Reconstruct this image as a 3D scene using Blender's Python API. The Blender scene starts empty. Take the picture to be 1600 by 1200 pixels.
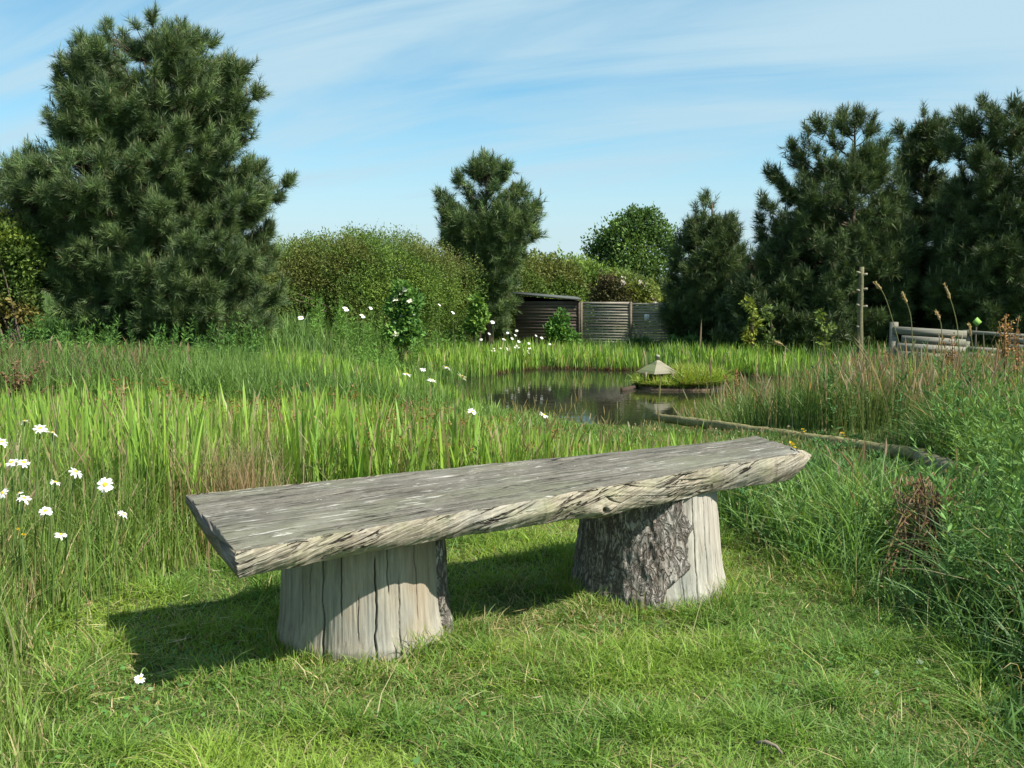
import bpy, math, random
import numpy as np
from mathutils import Vector, Matrix

SC = bpy.context.scene
COL = SC.collection
rng = np.random.default_rng(11)
random.seed(5)
F_PX, YH, CAM_H = 1556.0, 430.0, 1.30
PITCH = math.atan((600 - YH) / F_PX)
SUN_AZ = (0.91, -0.42)          # horizontal direction towards the sun
SUN_EL = math.radians(50)

# ------------------------------------------------------------------ helpers
def at(px, py, d):
    """point at forward distance d seen at photograph position (px, py)"""
    cx, cy = (px - 800) / F_PX, (600 - py) / F_PX
    ca, sa = math.cos(PITCH), math.sin(PITCH)
    v = np.array([cx, ca + cy * sa, -sa + cy * ca])
    v = v * (d / v[1])
    return np.array([v[0], v[1], CAM_H + v[2]])

def px_of(x, y):
    return 800 + F_PX * x / np.maximum(y, .1)

def zlimit(py, d):
    return at(800, py, d)[2] if np.isscalar(d) else CAM_H + d * (
        (-math.sin(PITCH) + (600 - py) / F_PX * math.cos(PITCH)) / (math.cos(PITCH) + (600 - py) / F_PX * math.sin(PITCH)))

def sstep(a, b, x):
    t = np.clip((np.asarray(x, float) - a) / (b - a), 0, 1)
    return t * t * (3 - 2 * t)

def _hash(i, j, s):
    n = np.sin(i * 127.1 + j * 311.7 + s * 74.7) * 43758.5453
    return n - np.floor(n)

def vnoise(x, y, s=0.0):
    x = np.asarray(x, float); y = np.asarray(y, float)
    i, j = np.floor(x), np.floor(y); f, g = x - i, y - j
    f = f * f * (3 - 2 * f); g = g * g * (3 - 2 * g)
    a, b = _hash(i, j, s), _hash(i + 1, j, s)
    c, d = _hash(i, j + 1, s), _hash(i + 1, j + 1, s)
    return (a * (1 - f) + b * f) * (1 - g) + (c * (1 - f) + d * f) * g

def fbm(x, y, s=0.0, o=4):
    t, a, n = 0, .5, 0
    for k in range(o):
        t = t + a * vnoise(np.asarray(x) * 2 ** k, np.asarray(y) * 2 ** k, s + k * 3.1); n += a; a *= .5
    return t / n

def unit(v):
    return v / np.maximum(np.linalg.norm(v, axis=-1, keepdims=True), 1e-9)

class Acc:
    """collects triangles with a colour per vertex"""
    def __init__(s): s.v, s.t, s.c, s.n = [], [], [], 0
    def add(s, v, t, c):
        v = np.asarray(v, np.float32).reshape(-1, 3); t = np.asarray(t, np.int64).reshape(-1, 3)
        c = np.broadcast_to(np.asarray(c, np.float32), (len(v), 3))
        s.v.append(v); s.t.append(t + s.n); s.c.append(c); s.n += len(v)
    def build(s, name, mat, parent=None, smooth=False, local=True):
        v, t, c = np.concatenate(s.v), np.concatenate(s.t), np.concatenate(s.c)
        if parent is not None and local:
            v = v - np.array(parent.matrix_world.translation, np.float32)
        return mesh_obj(name, v, t, mat, parent, c, smooth)

def mesh_obj(name, v, t, mat, parent=None, col=None, smooth=False, mats=None, midx=None):
    v = np.asarray(v, np.float32); t = np.asarray(t, np.int32); k = t.shape[1]
    me = bpy.data.meshes.new(name)
    me.vertices.add(len(v)); me.vertices.foreach_set('co', v.ravel())
    me.loops.add(t.size); me.loops.foreach_set('vertex_index', t.ravel())
    me.polygons.add(len(t))
    me.polygons.foreach_set('loop_start', np.arange(0, t.size, k, dtype=np.int32))
    me.polygons.foreach_set('loop_total', np.full(len(t), k, np.int32))
    if smooth: me.polygons.foreach_set('use_smooth', np.ones(len(t), bool))
    for m in (mats or [mat]): me.materials.append(m)
    if midx is not None: me.polygons.foreach_set('material_index', np.asarray(midx, np.int32))
    me.update(calc_edges=True)
    if col is not None:
        a = me.attributes.new('Col', 'FLOAT_COLOR', 'POINT')
        a.data.foreach_set('color', np.concatenate([col, np.ones((len(col), 1), np.float32)], 1).astype(np.float32).ravel())
    o = bpy.data.objects.new(name, me); COL.objects.link(o)
    if parent is not None: o.parent = parent
    return o

def tag(o, label=None, cat=None, group=None, kind=None):
    if label: o['label'] = label
    if cat: o['category'] = cat
    if group: o['group'] = group
    if kind: o['kind'] = kind
    return o

def thing(name, label, cat, loc=(0, 0, 0), group=None):
    o = bpy.data.objects.new(name, None); COL.objects.link(o)
    o.empty_display_size = .1; o.location = [float(q) for q in loc]
    o.matrix_world = Matrix.Translation(o.location)
    return tag(o, label, cat, group)

def tube(acc, path, rad, sides, col):
    path = np.asarray(path, float); n = len(path)
    rad = np.broadcast_to(np.asarray(rad, float), (n,))
    tan = unit(np.gradient(path, axis=0))
    ref = np.array([0, 0, 1.]) if abs(tan[0][2]) < .8 else np.array([1., 0, 0])
    s = unit(np.cross(tan, ref)); u = np.cross(s, tan)
    a = np.linspace(0, 2 * np.pi, sides, endpoint=False)
    v = path[:, None] + rad[:, None, None] * (np.cos(a)[None, :, None] * s[:, None] + np.sin(a)[None, :, None] * u[:, None])
    i = np.arange(n - 1)[:, None] * sides; j = np.arange(sides)[None]; j2 = (j + 1) % sides
    q = np.stack([i + j, i + j2, i + sides + j2, i + sides + j], -1).reshape(-1, 4)
    t = np.concatenate([q[:, [0, 1, 2]], q[:, [0, 2, 3]]])
    caps = [[0, k + 1, k] for k in range(1, sides - 1)]
    b = (n - 1) * sides
    caps += [[b, b + k, b + k + 1] for k in range(1, sides - 1)]
    c = np.asarray(col, float)
    if c.ndim == 2: c = np.repeat(c, sides, 0)
    acc.add(v.reshape(-1, 3), np.concatenate([t, np.array(caps)]), c)

def box(acc, lo, hi, col=(.3, .3, .3), M=None):
    x0, y0, z0 = lo; x1, y1, z1 = hi
    v = np.array([[x, y, z] for z in (z0, z1) for y in (y0, y1) for x in (x0, x1)], float)
    if M is not None: v = v @ M[0].T + M[1]
    q = [[0, 2, 3, 1], [4, 5, 7, 6], [0, 1, 5, 4], [1, 3, 7, 5], [3, 2, 6, 7], [2, 0, 4, 6]]
    t = []
    for a in q: t += [[a[0], a[1], a[2]], [a[0], a[2], a[3]]]
    acc.add(v, t, col)

def blades(acc, root, h, w, lean, cols, tips, ts=(0, .35, .7, 1), prof=(1, .9, .6, 0), k=(0, .1, .4, 1), az=None, cross=False):
    n = len(root); root = np.asarray(root, float)
    if n == 0: return
    az = rng.uniform(0, 2 * np.pi, n) if az is None else az
    ldir = np.stack([np.cos(az), np.sin(az), np.zeros(n)], 1)
    for rep in range(2 if cross else 1):
        ph = rng.uniform(0, np.pi, n) if rep == 0 else ph + np.pi / 2
        side = np.stack([np.cos(ph), np.sin(ph), np.zeros(n)], 1)
        L = len(ts); V = np.zeros((n, 2 * L, 3)); C = np.zeros((n, 2 * L, 3))
        for i, t in enumerate(ts):
            p = root + ldir * (h * lean * t ** 1.8)[:, None]
            p[:, 2] += h * (t - .42 * np.minimum(lean, 1.3) * t * t)
            hw = (w * prof[i] * .5)[:, None] * side
            V[:, 2 * i] = p - hw; V[:, 2 * i + 1] = p + hw
            cc = cols * (1 - k[i]) + tips * k[i]
            C[:, 2 * i] = cc; C[:, 2 * i + 1] = cc
        T = []
        for i in range(L - 1):
            a = 2 * i
            T.append([a, a + 1, a + 2 if prof[i + 1] == 0 else a + 3])
            if prof[i + 1] != 0: T.append([a, a + 3, a + 2])
        T = np.array(T)
        acc.add(V.reshape(-1, 3), (T[None] + (np.arange(n) * 2 * L)[:, None, None]).reshape(-1, 3), C.reshape(-1, 3))

def leaves(acc, p, size, cols, asp=.5, up=.3, dirs=None, fold=False):
    n = len(p)
    d = unit(rng.normal(size=(n, 3))) if dirs is None else unit(dirs)
    s = unit(np.cross(d, unit(rng.normal(size=(n, 3)) + [0, 0, up])))
    L = (size * rng.uniform(.7, 1.3, n))[:, None]
    v = np.stack([p, p + d * L * .45 + s * L * asp * .5, p + d * L, p + d * L * .45 - s * L * asp * .5], 1)
    t = np.array([[0, 1, 2], [0, 2, 3]])
    acc.add(v.reshape(-1, 3), (t[None] + (np.arange(n) * 4)[:, None, None]).reshape(-1, 3), np.repeat(cols, 4, 0))

def mixcol(a, b, t):
    t = np.asarray(t)[:, None]
    return np.asarray(a, float) * (1 - t) + np.asarray(b, float) * t

def vary(c, n, amt=.2):
    c = np.broadcast_to(np.asarray(c, float), (n, 3))
    return c * (1 + rng.uniform(-amt, amt, (n, 1))) * (1 + rng.uniform(-amt * .4, amt * .4, (n, 3)))

# ------------------------------------------------------------------ materials
class N:
    def __init__(s, name):
        s.m = bpy.data.materials.new(name); s.m.use_nodes = True
        s.t = s.m.node_tree; s.t.nodes.clear()
        s.out = s.t.nodes.new('ShaderNodeOutputMaterial')
    def n(s, kind, ins=None, **kw):
        nd = s.t.nodes.new('ShaderNode' + kind)
        for k, v in kw.items(): setattr(nd, k, v)
        for k, v in (ins or {}).items():
            if isinstance(v, bpy.types.NodeSocket): s.t.links.new(v, nd.inputs[k])
            else: nd.inputs[k].default_value = v
        return nd
    def ramp(s, fac, stops, interp='LINEAR'):
        nd = s.t.nodes.new('ShaderNodeValToRGB'); nd.color_ramp.interpolation = interp
        e = nd.color_ramp.elements
        while len(e) < len(stops): e.new(.5)
        for q, (p, c) in zip(e, stops):
            q.position = p; q.color = (c, c, c, 1) if np.isscalar(c) else (*c, 1)
        s.t.links.new(fac, nd.inputs[0]); return nd.outputs[0]
    def noise(s, vec, scale, detail=6, rough=.6, dist=0):
        return s.n('TexNoise', {'Vector': vec, 'Scale': scale, 'Detail': detail, 'Roughness': rough, 'Distortion': dist}).outputs[0]
    def coord(s, scale=(1, 1, 1), rot=(0, 0, 0), out='Object'):
        tc = s.n('TexCoord').outputs[out]
        return s.n('Mapping', {'Vector': tc, 'Scale': scale, 'Rotation': rot}).outputs[0]
    def mix(s, f, a, b, mode='MIX'):
        nd = s.t.nodes.new('ShaderNodeMix'); nd.data_type = 'RGBA'; nd.blend_type = mode
        for i, v in ((0, f), (6, a), (7, b)):
            if isinstance(v, bpy.types.NodeSocket): s.t.links.new(v, nd.inputs[i])
            else: nd.inputs[i].default_value = v if i == 0 else (*v, 1)
        return nd.outputs[2]
    def math(s, op, a, b=0.0):
        nd = s.t.nodes.new('ShaderNodeMath'); nd.operation = op
        for i, v in ((0, a), (1, b)):
            if isinstance(v, bpy.types.NodeSocket): s.t.links.new(v, nd.inputs[i])
            else: nd.inputs[i].default_value = v
        return nd.outputs[0]
    def principled(s, col, rough=.8, spec=.3, height=None, bump=.3, dist=.01):
        ins = {'Roughness': rough, 'Specular IOR Level': spec}
        if isinstance(col, bpy.types.NodeSocket): ins['Base Color'] = col
        else: ins['Base Color'] = (*col, 1)
        if height is not None:
            ins['Normal'] = s.n('Bump', {'Height': height, 'Strength': bump, 'Distance': dist}).outputs[0]
        b = s.n('BsdfPrincipled', ins); s.t.links.new(b.outputs[0], s.out.inputs[0]); return b

def veg_mat(name, trans=.3, rough=.55, spec=.25, gain=(1, 1, 1)):
    s = N(name)
    c = s.n('Attribute', attribute_name='Col').outputs['Color']
    b = s.n('BsdfPrincipled', {'Base Color': c, 'Roughness': rough, 'Specular IOR Level': spec})
    tc = s.mix(1.0, c, (1.25, 1.15, .6), 'MULTIPLY')
    t = s.n('BsdfTranslucent', {'Color': tc})
    m = s.n('MixShader', {0: trans, 1: b.outputs[0], 2: t.outputs[0]})
    s.t.links.new(m.outputs[0], s.out.inputs[0]); return s.m

M_GRASS = veg_mat('grass_blades', .34, .5, .3)
M_LEAF = veg_mat('leaves', .28, .75, .10)
M_NEEDLE = veg_mat('pine_needles', .12, .5, .3)
M_PETAL = veg_mat('petals', .25, .6, .2)

def col_mat(name, rough=.8, nscale=40, amt=.35, spec=.2, stretch=(1, 1, 1)):
    s = N(name)
    c = s.n('Attribute', attribute_name='Col').outputs['Color']
    h = s.noise(s.coord(stretch), nscale, 5)
    f = s.ramp(h, [(.3, 1 - amt), (.7, 1 + amt * .5)])
    s.principled(s.mix(1.0, c, f, 'MULTIPLY'), rough, spec, h, .4, .01)
    return s.m

M_BARK = col_mat('pine_bark', .9, 14, .5)
M_SOLID = col_mat('plain_solid', .7, 60, .15)
M_RAIL = col_mat('weathered_pole', .85, 5, .45, .2, (8, 1, 8))

def board_mat(name, dark, mid, light, green=(.2, .22, .12), gfac=.4, sc=(1, 9, 9)):
    s = N(name)
    v = s.coord(sc)
    g = s.noise(v, 2.2, 9, .65)
    c = s.ramp(g, [(.3, dark), (.5, mid), (.72, light)])
    bl = s.ramp(s.noise(s.coord(), 1.7, 4), [(.45, 0.), (.7, gfac)])
    c = s.mix(bl, c, green)
    inf = s.n('Attribute', attribute_name='Col').outputs['Color']
    c = s.mix(1.0, c, inf, 'MULTIPLY')
    s.principled(c, .85, .2, g, .5, .006)
    return s.m
M_BOARD = board_mat('fence_boards', (.15, .13, .10), (.33, .295, .23), (.48, .43, .345), (.24, .22, .15), .25)
M_SHED = board_mat('shed_boards', (.06, .045, .037), (.115, .088, .07), (.19, .15, .12), (.06, .06, .04), .3)
M_GREYWOOD = board_mat('grey_planks', (.12, .115, .095), (.20, .19, .155), (.29, .275, .23), sc=(1, 30, 30))

def slab_top():
    s = N('weathered_slab_top')
    o = s.coord()
    def nz(sc, loc=(0, 0, 0), det=6, ro=.6, di=0.):
        return s.noise(s.n('Mapping', {'Vector': o, 'Scale': sc, 'Location': loc}).outputs[0], 1.0, det, ro, di)
    g = nz((2.2, 24, 24), det=10, ro=.72, di=.4)
    fine = nz((7, 170, 170), det=6, ro=.75, di=.3)
    grit = nz((60, 110, 110), det=4, ro=.7)
    c = s.ramp(g, [(.30, (.085, .077, .061)), (.46, (.128, .118, .094)), (.58, (.172, .158, .127)), (.74, (.28, .256, .205))])
    c = s.mix(1.0, c, s.ramp(fine, [(.30, .72), (.48, .97), (.62, 1.15), (.75, 1.4)]), 'MULTIPLY')
    c = s.mix(1.0, c, s.ramp(grit, [(.3, .75), (.55, 1.05), (.75, 1.35)]), 'MULTIPLY')
    c = s.mix(s.ramp(nz((2.2, 3.5, 3.5), (1, 2, 3)), [(.46, 0.), (.66, .60)]), c, (.175, .18, .115))
    c = s.mix(s.ramp(nz((2.6, 5, 5), (5, 1, 3), 6, .65), [(.50, 0.), (.68, .60)]), c, (.095, .09, .078))
    c = s.mix(s.ramp(nz((1.8, 6, 6), (9, 4, 3), 6, .65), [(.54, 0.), (.70, .5)]), c, (.31, .295, .245))
    pat = nz((3, 3, 3), (3, 1, 0), 3)
    st = nz((5.5, 60, 60), (7, 3, 1), 7, .68, .8)
    f = s.math('MULTIPLY', s.ramp(st, [(.58, 0.), (.63, .85)]), s.ramp(pat, [(.40, .15), (.58, 1.)]))
    c = s.mix(f, c, (.56, .54, .47))
    sp = nz((16, 34, 34), (1, 5, 2), 4, .5)
    c = s.mix(s.ramp(sp, [(.735, 0.), (.755, .95)]), c, (.78, .75, .68))
    ck = nz((1.4, 30, 30), (2, 9, 4), 4, .55, .5)
    ln = s.math('ABSOLUTE', s.math('SUBTRACT', ck, .5))
    crack = s.ramp(ln, [(.004, 1.), (.016, 0.)])
    cm = s.math('MULTIPLY', crack, s.ramp(pat, [(.45, 1.), (.58, 0.)]))
    c = s.mix(cm, c, (.03, .028, .022))
    h = s.math('SUBTRACT', s.math('ADD', g, s.math('MULTIPLY', fine, .7)), s.math('MULTIPLY', cm, 1.2))
    s.principled(c, .92, .08, h, .8, .006)
    return s.m

def slab_edge():
    s = N('slab_live_edge')
    o = s.coord((1, 1, 1), (0, math.radians(14), 0))
    g = s.noise(s.n('Mapping', {'Vector': o, 'Scale': (5, 60, 95)}).outputs[0], 1.0, 9, .66, .5)
    c = s.ramp(g, [(.30, (.12, .10, .072)), (.43, (.235, .20, .145)), (.55, (.335, .295, .22)), (.72, (.47, .425, .335))])
    bl = s.noise(s.coord((1, 1, 2)), 5.0, 6, .65)
    c = s.mix(s.ramp(bl, [(.48, 0.), (.66, .6)]), c, (.27, .27, .15))
    b2 = s.noise(s.coord((.7, 1, 1)), 2.4, 4)
    c = s.mix(s.ramp(b2, [(.50, 0.), (.66, .55)]), c, (.34, .33, .29))
    pale = s.noise(s.coord((5, 5, 14)), 2.6, 5, .6)
    c = s.mix(s.ramp(pale, [(.63, 0.), (.72, .6)]), c, (.60, .53, .42))
    fl = s.noise(s.n('Mapping', {'Vector': o, 'Scale': (7, 120, 190)}).outputs[0], 1.0, 6, .72, .4)
    c = s.mix(1.0, c, s.ramp(fl, [(.3, .62), (.5, 1.), (.7, 1.4)]), 'MULTIPLY')
    ck = s.noise(s.n('Mapping', {'Vector': o, 'Scale': (2.4, 10, 30), 'Location': (2, 9, 4)}).outputs[0], 1.0, 4, .55, .4)
    ln = s.math('ABSOLUTE', s.math('SUBTRACT', ck, .5))
    crack = s.ramp(ln, [(.006, 1.), (.022, 0.)])
    pm = s.math('MULTIPLY', crack, s.ramp(s.noise(s.coord(), 4.0, 2), [(.42, 0.), (.55, 1.)]))
    at_ = s.n('Attribute', attribute_name='Col').outputs['Color']
    c = s.mix(pm, c, (.025, .02, .015))
    c = s.mix(1.0, c, at_, 'MULTIPLY')
    h = s.math('SUBTRACT', g, s.math('MULTIPLY', pm, 1.5))
    s.principled(c, .88, .12, s.math('ADD', h, s.math('MULTIPLY', fl, .5)), .8, .007)
    return s.m

def slab_end():
    s = N('slab_end_grain')
    g = s.noise(s.coord((30, 6, 30)), 1.0, 8, .65)
    c = s.ramp(g, [(.3, (.09, .075, .058)), (.55, (.20, .17, .135)), (.75, (.32, .28, .23))])
    s.principled(c, .9, .2, g, .6, .006); return s.m

def stump_wood(name, warm):
    s = N(name)
    o = s.coord()
    g = s.noise(s.n('Mapping', {'Vector': o, 'Scale': (55, 55, 2.2)}).outputs[0], 1.0, 8, .65, .25)
    a = (.12, .10, .075); b = (.255, .225, .17) if warm[2] < .3 else (.31, .285, .23); d = (.40, .365, .285) if warm[2] < .3 else (.50, .47, .40)
    c = s.ramp(g, [(.24, a), (.42, b), (.74, d)])
    c = s.mix(1.0, c, s.ramp(s.noise(s.n('Mapping', {'Vector': o, 'Scale': (9, 9, 3)}).outputs[0], 1.0, 7, .7, .6), [(.3, .68), (.5, 1.), (.72, 1.22)]), 'MULTIPLY')
    c = s.mix(1.0, c, s.ramp(s.noise(s.n('Mapping', {'Vector': o, 'Scale': (120, 120, 9)}).outputs[0], 1.0, 4, .7), [(.3, .78), (.7, 1.2)]), 'MULTIPLY')
    bl = s.noise(s.coord((6, 6, 1.3)), 1.0, 5, .6)
    c = s.mix(s.ramp(bl, [(.5, 0.), (.7, .55)]), c, warm)
    b2 = s.noise(s.coord((3, 3, 2), (0, 0, 1)), 1.4, 4)
    c = s.mix(s.ramp(b2, [(.48, 0.), (.68, .5)]), c, (.27, .28, .25))
    at_ = s.n('Attribute', attribute_name='Col').outputs['Color']
    c = s.mix(1.0, c, at_, 'MULTIPLY')
    s.principled(c, .8, .22, g, .5, .008); return s.m

def stump_bark():
    s = N('flaky_bark')
    o = s.coord((1, 1, .45))
    def nz(v, sc, det=4, ro=.6, di=0.): return s.noise(v, sc, det, ro, di)
    def ridge(sc, loc, lo, hi, det=3):
        v = s.n('Mapping', {'Vector': o, 'Location': loc}).outputs[0]
        d = s.math('ABSOLUTE', s.math('SUBTRACT', nz(v, sc, det, .55, .8), .5))
        return s.ramp(d, [(lo, 1.), (hi, 0.)])
    c1 = ridge(20, (0, 0, 0), .004, .055, 5); c2 = ridge(33, (3, 1, 7), .003, .05, 5); c3 = ridge(40, (5, 8, 2), .002, .03)
    gap = s.math('MAXIMUM', c1, s.math('MULTIPLY', c2, .85))
    fine = nz(s.coord((1, 1, .5)), 75, 6, .7)
    plate = nz(s.coord((1, 1, .7)), 17, 5, .6)
    c = s.ramp(plate, [(.32, (.22, .18, .148)), (.48, (.335, .295, .25)), (.66, (.44, .405, .355))])
    c = s.mix(1.0, c, s.ramp(fine, [(.3, .55), (.55, 1.1), (.75, 1.6)]), 'MULTIPLY')
    c = s.mix(s.math('MULTIPLY', c3, .3), c, (.06, .045, .035))
    c = s.mix(s.math('MULTIPLY', gap, .72), c, (.060, .047, .038))
    c = s.mix(s.ramp(nz(s.coord(), 5, 4), [(.55, 0.), (.7, .45)]), c, (.22, .22, .18))
    h = s.math('ADD', s.math('SUBTRACT', plate, s.math('MULTIPLY', gap, .8)), s.math('MULTIPLY', fine, .35))
    s.principled(c, .92, .12, h, 1.0, .012); return s.m

def ground_mat():
    s = N('meadow_soil')
    o = s.coord()
    a = s.noise(o, 1.6, 6); b = s.noise(o, 28, 6, .7)
    c = s.ramp(b, [(.3, (.045, .055, .018)), (.5, (.085, .10, .032)), (.72, (.17, .15, .07))])
    c = s.mix(s.ramp(a, [(.45, 0.), (.65, .6)]), c, (.06, .085, .025))
    s.principled(c, .95, .1, b, .7, .02); return s.m

def water_mat():
    s = N('dark_pond_water')
    o = s.coord()
    h = s.noise(s.n('Mapping', {'Vector': o, 'Scale': (1, 2.2, 1)}).outputs[0], 2.2, 3)
    b = s.principled((.018, .020, .012), .03, .5, h, .035, .05)
    b.inputs['IOR'].default_value = 1.33
    b.inputs['Roughness'].default_value = .025
    return s.m

# ------------------------------------------------------------------ terrain
PC, PR = np.array([2.35, 17.3]), np.array([3.75, 4.95])
WATER_Z = -.80
def pond_e(x, y):
    a = np.arctan2((y - PC[1]) / PR[1], (x - PC[0]) / PR[0])
    w = 1 + .07 * np.sin(3 * a + 1) + .04 * np.sin(7 * a)
    return np.hypot((x - PC[0]) / PR[0], (y - PC[1]) / PR[1]) / w
def hgt(x, y):
    x = np.asarray(x, float); y = np.asarray(y, float)
    wl = 1 - sstep(-4.6, -1.4, x)
    far = -.66 * (1 - wl) + .10 * wl
    base = far * sstep(7.5, 20, y) + .10 * (fbm(x * .35, y * .35, 4) - .5) * sstep(5, 9, y) + .03 * (fbm(x * 1.1, y * 1.1, 9, 3) - .5)
    base = base - .055 * np.exp(-((x / 1.5) ** 2 + ((y - 3.6) / .9) ** 2))
    e = pond_e(x, y)
    t = sstep(1.0, 1.75, e)
    z = (-.84) * (1 - t) + base * t
    return np.where(e < 1, -.84 - .45 * (1 - np.clip(e, 0, 1) ** 2), z)

def build_ground():
    xs = np.concatenate([-np.geomspace(400, 14, 16), np.linspace(-13.5, 14.5, 180), np.geomspace(15, 400, 16)])
    ys = np.concatenate([-np.geomspace(200, 3, 10), np.linspace(-2.5, 36, 240), np.geomspace(37, 600, 18)])
    X, Y = np.meshgrid(xs, ys); Z = hgt(X, Y)
    v = np.stack([X, Y, Z], -1).reshape(-1, 3); nx = len(xs)
    i, j = np.meshgrid(np.arange(len(ys) - 1), np.arange(nx - 1), indexing='ij')
    a = (i * nx + j).ravel()
    o = mesh_obj('ground', v, np.stack([a, a + 1, a + nx + 1, a + nx], 1), ground_mat(), smooth=True)
    tag(o, 'uneven grassy meadow ground sloping down to the pond', None, None, 'structure')
    a = np.linspace(0, 2 * np.pi, 96, endpoint=False)
    r = 1.16
    v = np.stack([PC[0] + PR[0] * r * np.cos(a), PC[1] + PR[1] * r * np.sin(a), np.full(96, WATER_Z)], 1)
    me = bpy.data.meshes.new('pond_water'); me.from_pydata(v.tolist(), [], [list(range(96))]); me.materials.append(water_mat())
    o = bpy.data.objects.new('pond_water', me); COL.objects.link(o)
    tag(o, 'still dark pond water reflecting the fence and reeds', None, None, 'structure')
build_ground()

# ------------------------------------------------------------------ bench
def bench():
    root = thing('log_bench', 'rustic bench of one thick grey plank on two tree stumps', 'bench', (0.1, 3.85, 0))
    FL, BL, BR, FR = at(366, 861, 2.95), at(290, 771, 3.56), at(1158, 684, 4.80), at(1266, 704, 4.30)
    ns = 960
    s = np.concatenate([np.linspace(0, .93, 860, endpoint=False), np.linspace(.93, 1, 100)])
    ntop, nfr, nbot, nbk = 40, 44, 14, 8
    def edge_noise(s, f, sd): return fbm(s * f, np.full_like(s, sd), sd, 4) - .5
    front = FL + (FR - FL) * s[:, None]; back = BL + (BR - BL) * s[:, None]
    ex = unit((FR - FL)[None])[0]; ey = unit((back - front).mean(0)[None])[0]
    ez = unit(np.cross(ex, ey)[None])[0]; ey = np.cross(ez, ex)
    front = front + ey * (edge_noise(s, 7, 2.)[:, None] * .035 + edge_noise(s, 40, 5.)[:, None] * .016)
    back = back + ey * (edge_noise(s, 6, 7.)[:, None] * .06 + edge_noise(s, 40, 3.)[:, None] * .015)
    front = front + ey * (.045 * sstep(.965, 1.0, s) ** 2)[:, None] - ex * (.02 * sstep(.97, 1.0, s))[:, None]
    # front edge slightly higher in relief, thickness along the plank
    th = .090 + .034 * s + .018 * edge_noise(s, 6, 12.)
    nose = sstep(.94, 1.0, s); th = th * (1 - .12 * nose)
    knot = np.exp(-((s - .552) / .016) ** 2)
    wide = np.exp(-((s - .552) / .05) ** 2)
    V = np.zeros((ns, ntop + nfr + nbot + nbk, 3)); C = np.ones(V.shape)
    for k in range(ntop):
        t = 1 - k / (ntop - 1)
        V[:, k] = front * (1 - t) + back * t
        zz = (fbm(s * 30, np.full_like(s, t * 14.), 21, 3) - .5) * .006 + (fbm(s * 5, np.full_like(s, t * 3.), 22, 3) - .5) * .010
        zz = zz + (vnoise(s * 4, np.full_like(s, t * 70.), 31) - .5) * .004
        zz = zz - .010 * np.exp(-((1 - abs(2 * t - 1)) / .05)) * (.4 + 1.2 * vnoise(s * 50, np.full_like(s, t), 8))
        V[:, k] += ez * zz[:, None]
    for k in range(nfr):
        q = (k + 1) / (nfr + 1)
        bulge = .012 * np.sin(q * np.pi) - .014 * q ** 2 + .010 * edge_noise(s, 9, 33.) * 2
        al, up_ = s * 2.5, -q * .095
        bend_ = .22 + .10 * np.sin(al * 2.3)
        gb = up_ - al * bend_ + .012 * fbm(al * 3, al * 0 + 1, 3)
        dis = (fbm(al * 4, gb * 60, 41, 4) - .5) * .008 + (fbm(al * 9, al * 0 + q * 2, 43, 3) - .5) * .010
        g = fbm(al * 1.6, gb * 30, 47, 3) - .5
        groove = np.exp(-(g / .013) ** 2) * sstep(.52, .72, fbm(al * 3 + 4, al * 0 + q * 2.0, 49, 3))
        ko = .020 * knot * np.exp(-((q - .78) / .16) ** 2) + .012 * wide * np.exp(-((q - .8) / .3) ** 2)
        hole = np.exp(-(((s - .552) / .0045) ** 2 + ((q - .74) / .085) ** 2))
        off = bulge + dis - groove * .010 + ko - hole * .03
        drop = th * q + wide * .014 * q * q
        V[:, ntop + k] = front - ey * off[:, None] - ez * drop[:, None]
        C[:, ntop + k] = (1 - .5 * np.maximum(groove * .8, hole * 1.7))[:, None]
    lo = front - ez * (th + wide * .014)[:, None] + ey * (.022 + .02 * edge_noise(s, 14, 9.))[:, None]
    bth = th * .62
    for k in range(nbot):
        t = k / (nbot - 1)
        bk = back - ez * bth[:, None] - ey * .03
        V[:, ntop + nfr + k] = lo * (1 - t) + bk * t - ez * (.018 * math.sin(t * math.pi))
    for k in range(nbk):
        q = 1 - (k + 1) / (nbk + 1)
        V[:, ntop + nfr + nbot + k] = back - ez * (bth * q)[:, None] + ey * (.02 * math.sin(q * math.pi) - .03 * q)
    # ragged right nose, slightly hollow left end
    m = V.shape[1]
    zrel = np.einsum('ijk,k->ij', V - front[:, None], ez)
    q = np.clip(-zrel / th[:, None], 0, 1)
    jag = (fbm(np.arange(m) * .16, np.zeros(m), 71, 3) - .5) * .10
    V += ex * ((nose ** 2)[:, None] * (.075 * np.sin(np.clip(q * 1.15, 0, 1) * np.pi) ** .8 + jag[None] * .35))[..., None]
    V += ez * ((nose ** 2)[:, None] * (q ** 2) * .03)[..., None]
    lend = sstep(.03, 0, s)
    V += ex * (lend[:, None] * ((fbm(np.arange(m) * .21, np.ones(m), 73, 3) - .5) * .018)[None] + (lend[:, None] * q * .006))[..., None]
    O = np.array(root.location)
    B = np.stack([ex, ey, ez], 1)
    loc = (V.reshape(-1, 3) - FL) @ B
    i, j = np.meshgrid(np.arange(ns - 1), np.arange(m), indexing='ij'); j2 = (j + 1) % m
    F = np.stack([i * m + j, i * m + j2, (i + 1) * m + j2, (i + 1) * m + j], -1).reshape(-1, 4)
    mi = np.where((j >= ntop - 1) & (j < ntop + nfr + 1), 1, np.where(j < ntop, 0, 1)).ravel()
    # end caps as strips between the top row and the lower loop
    top = list(range(0, ntop)); low = list(range(ntop, m))
    caps = []
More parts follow.
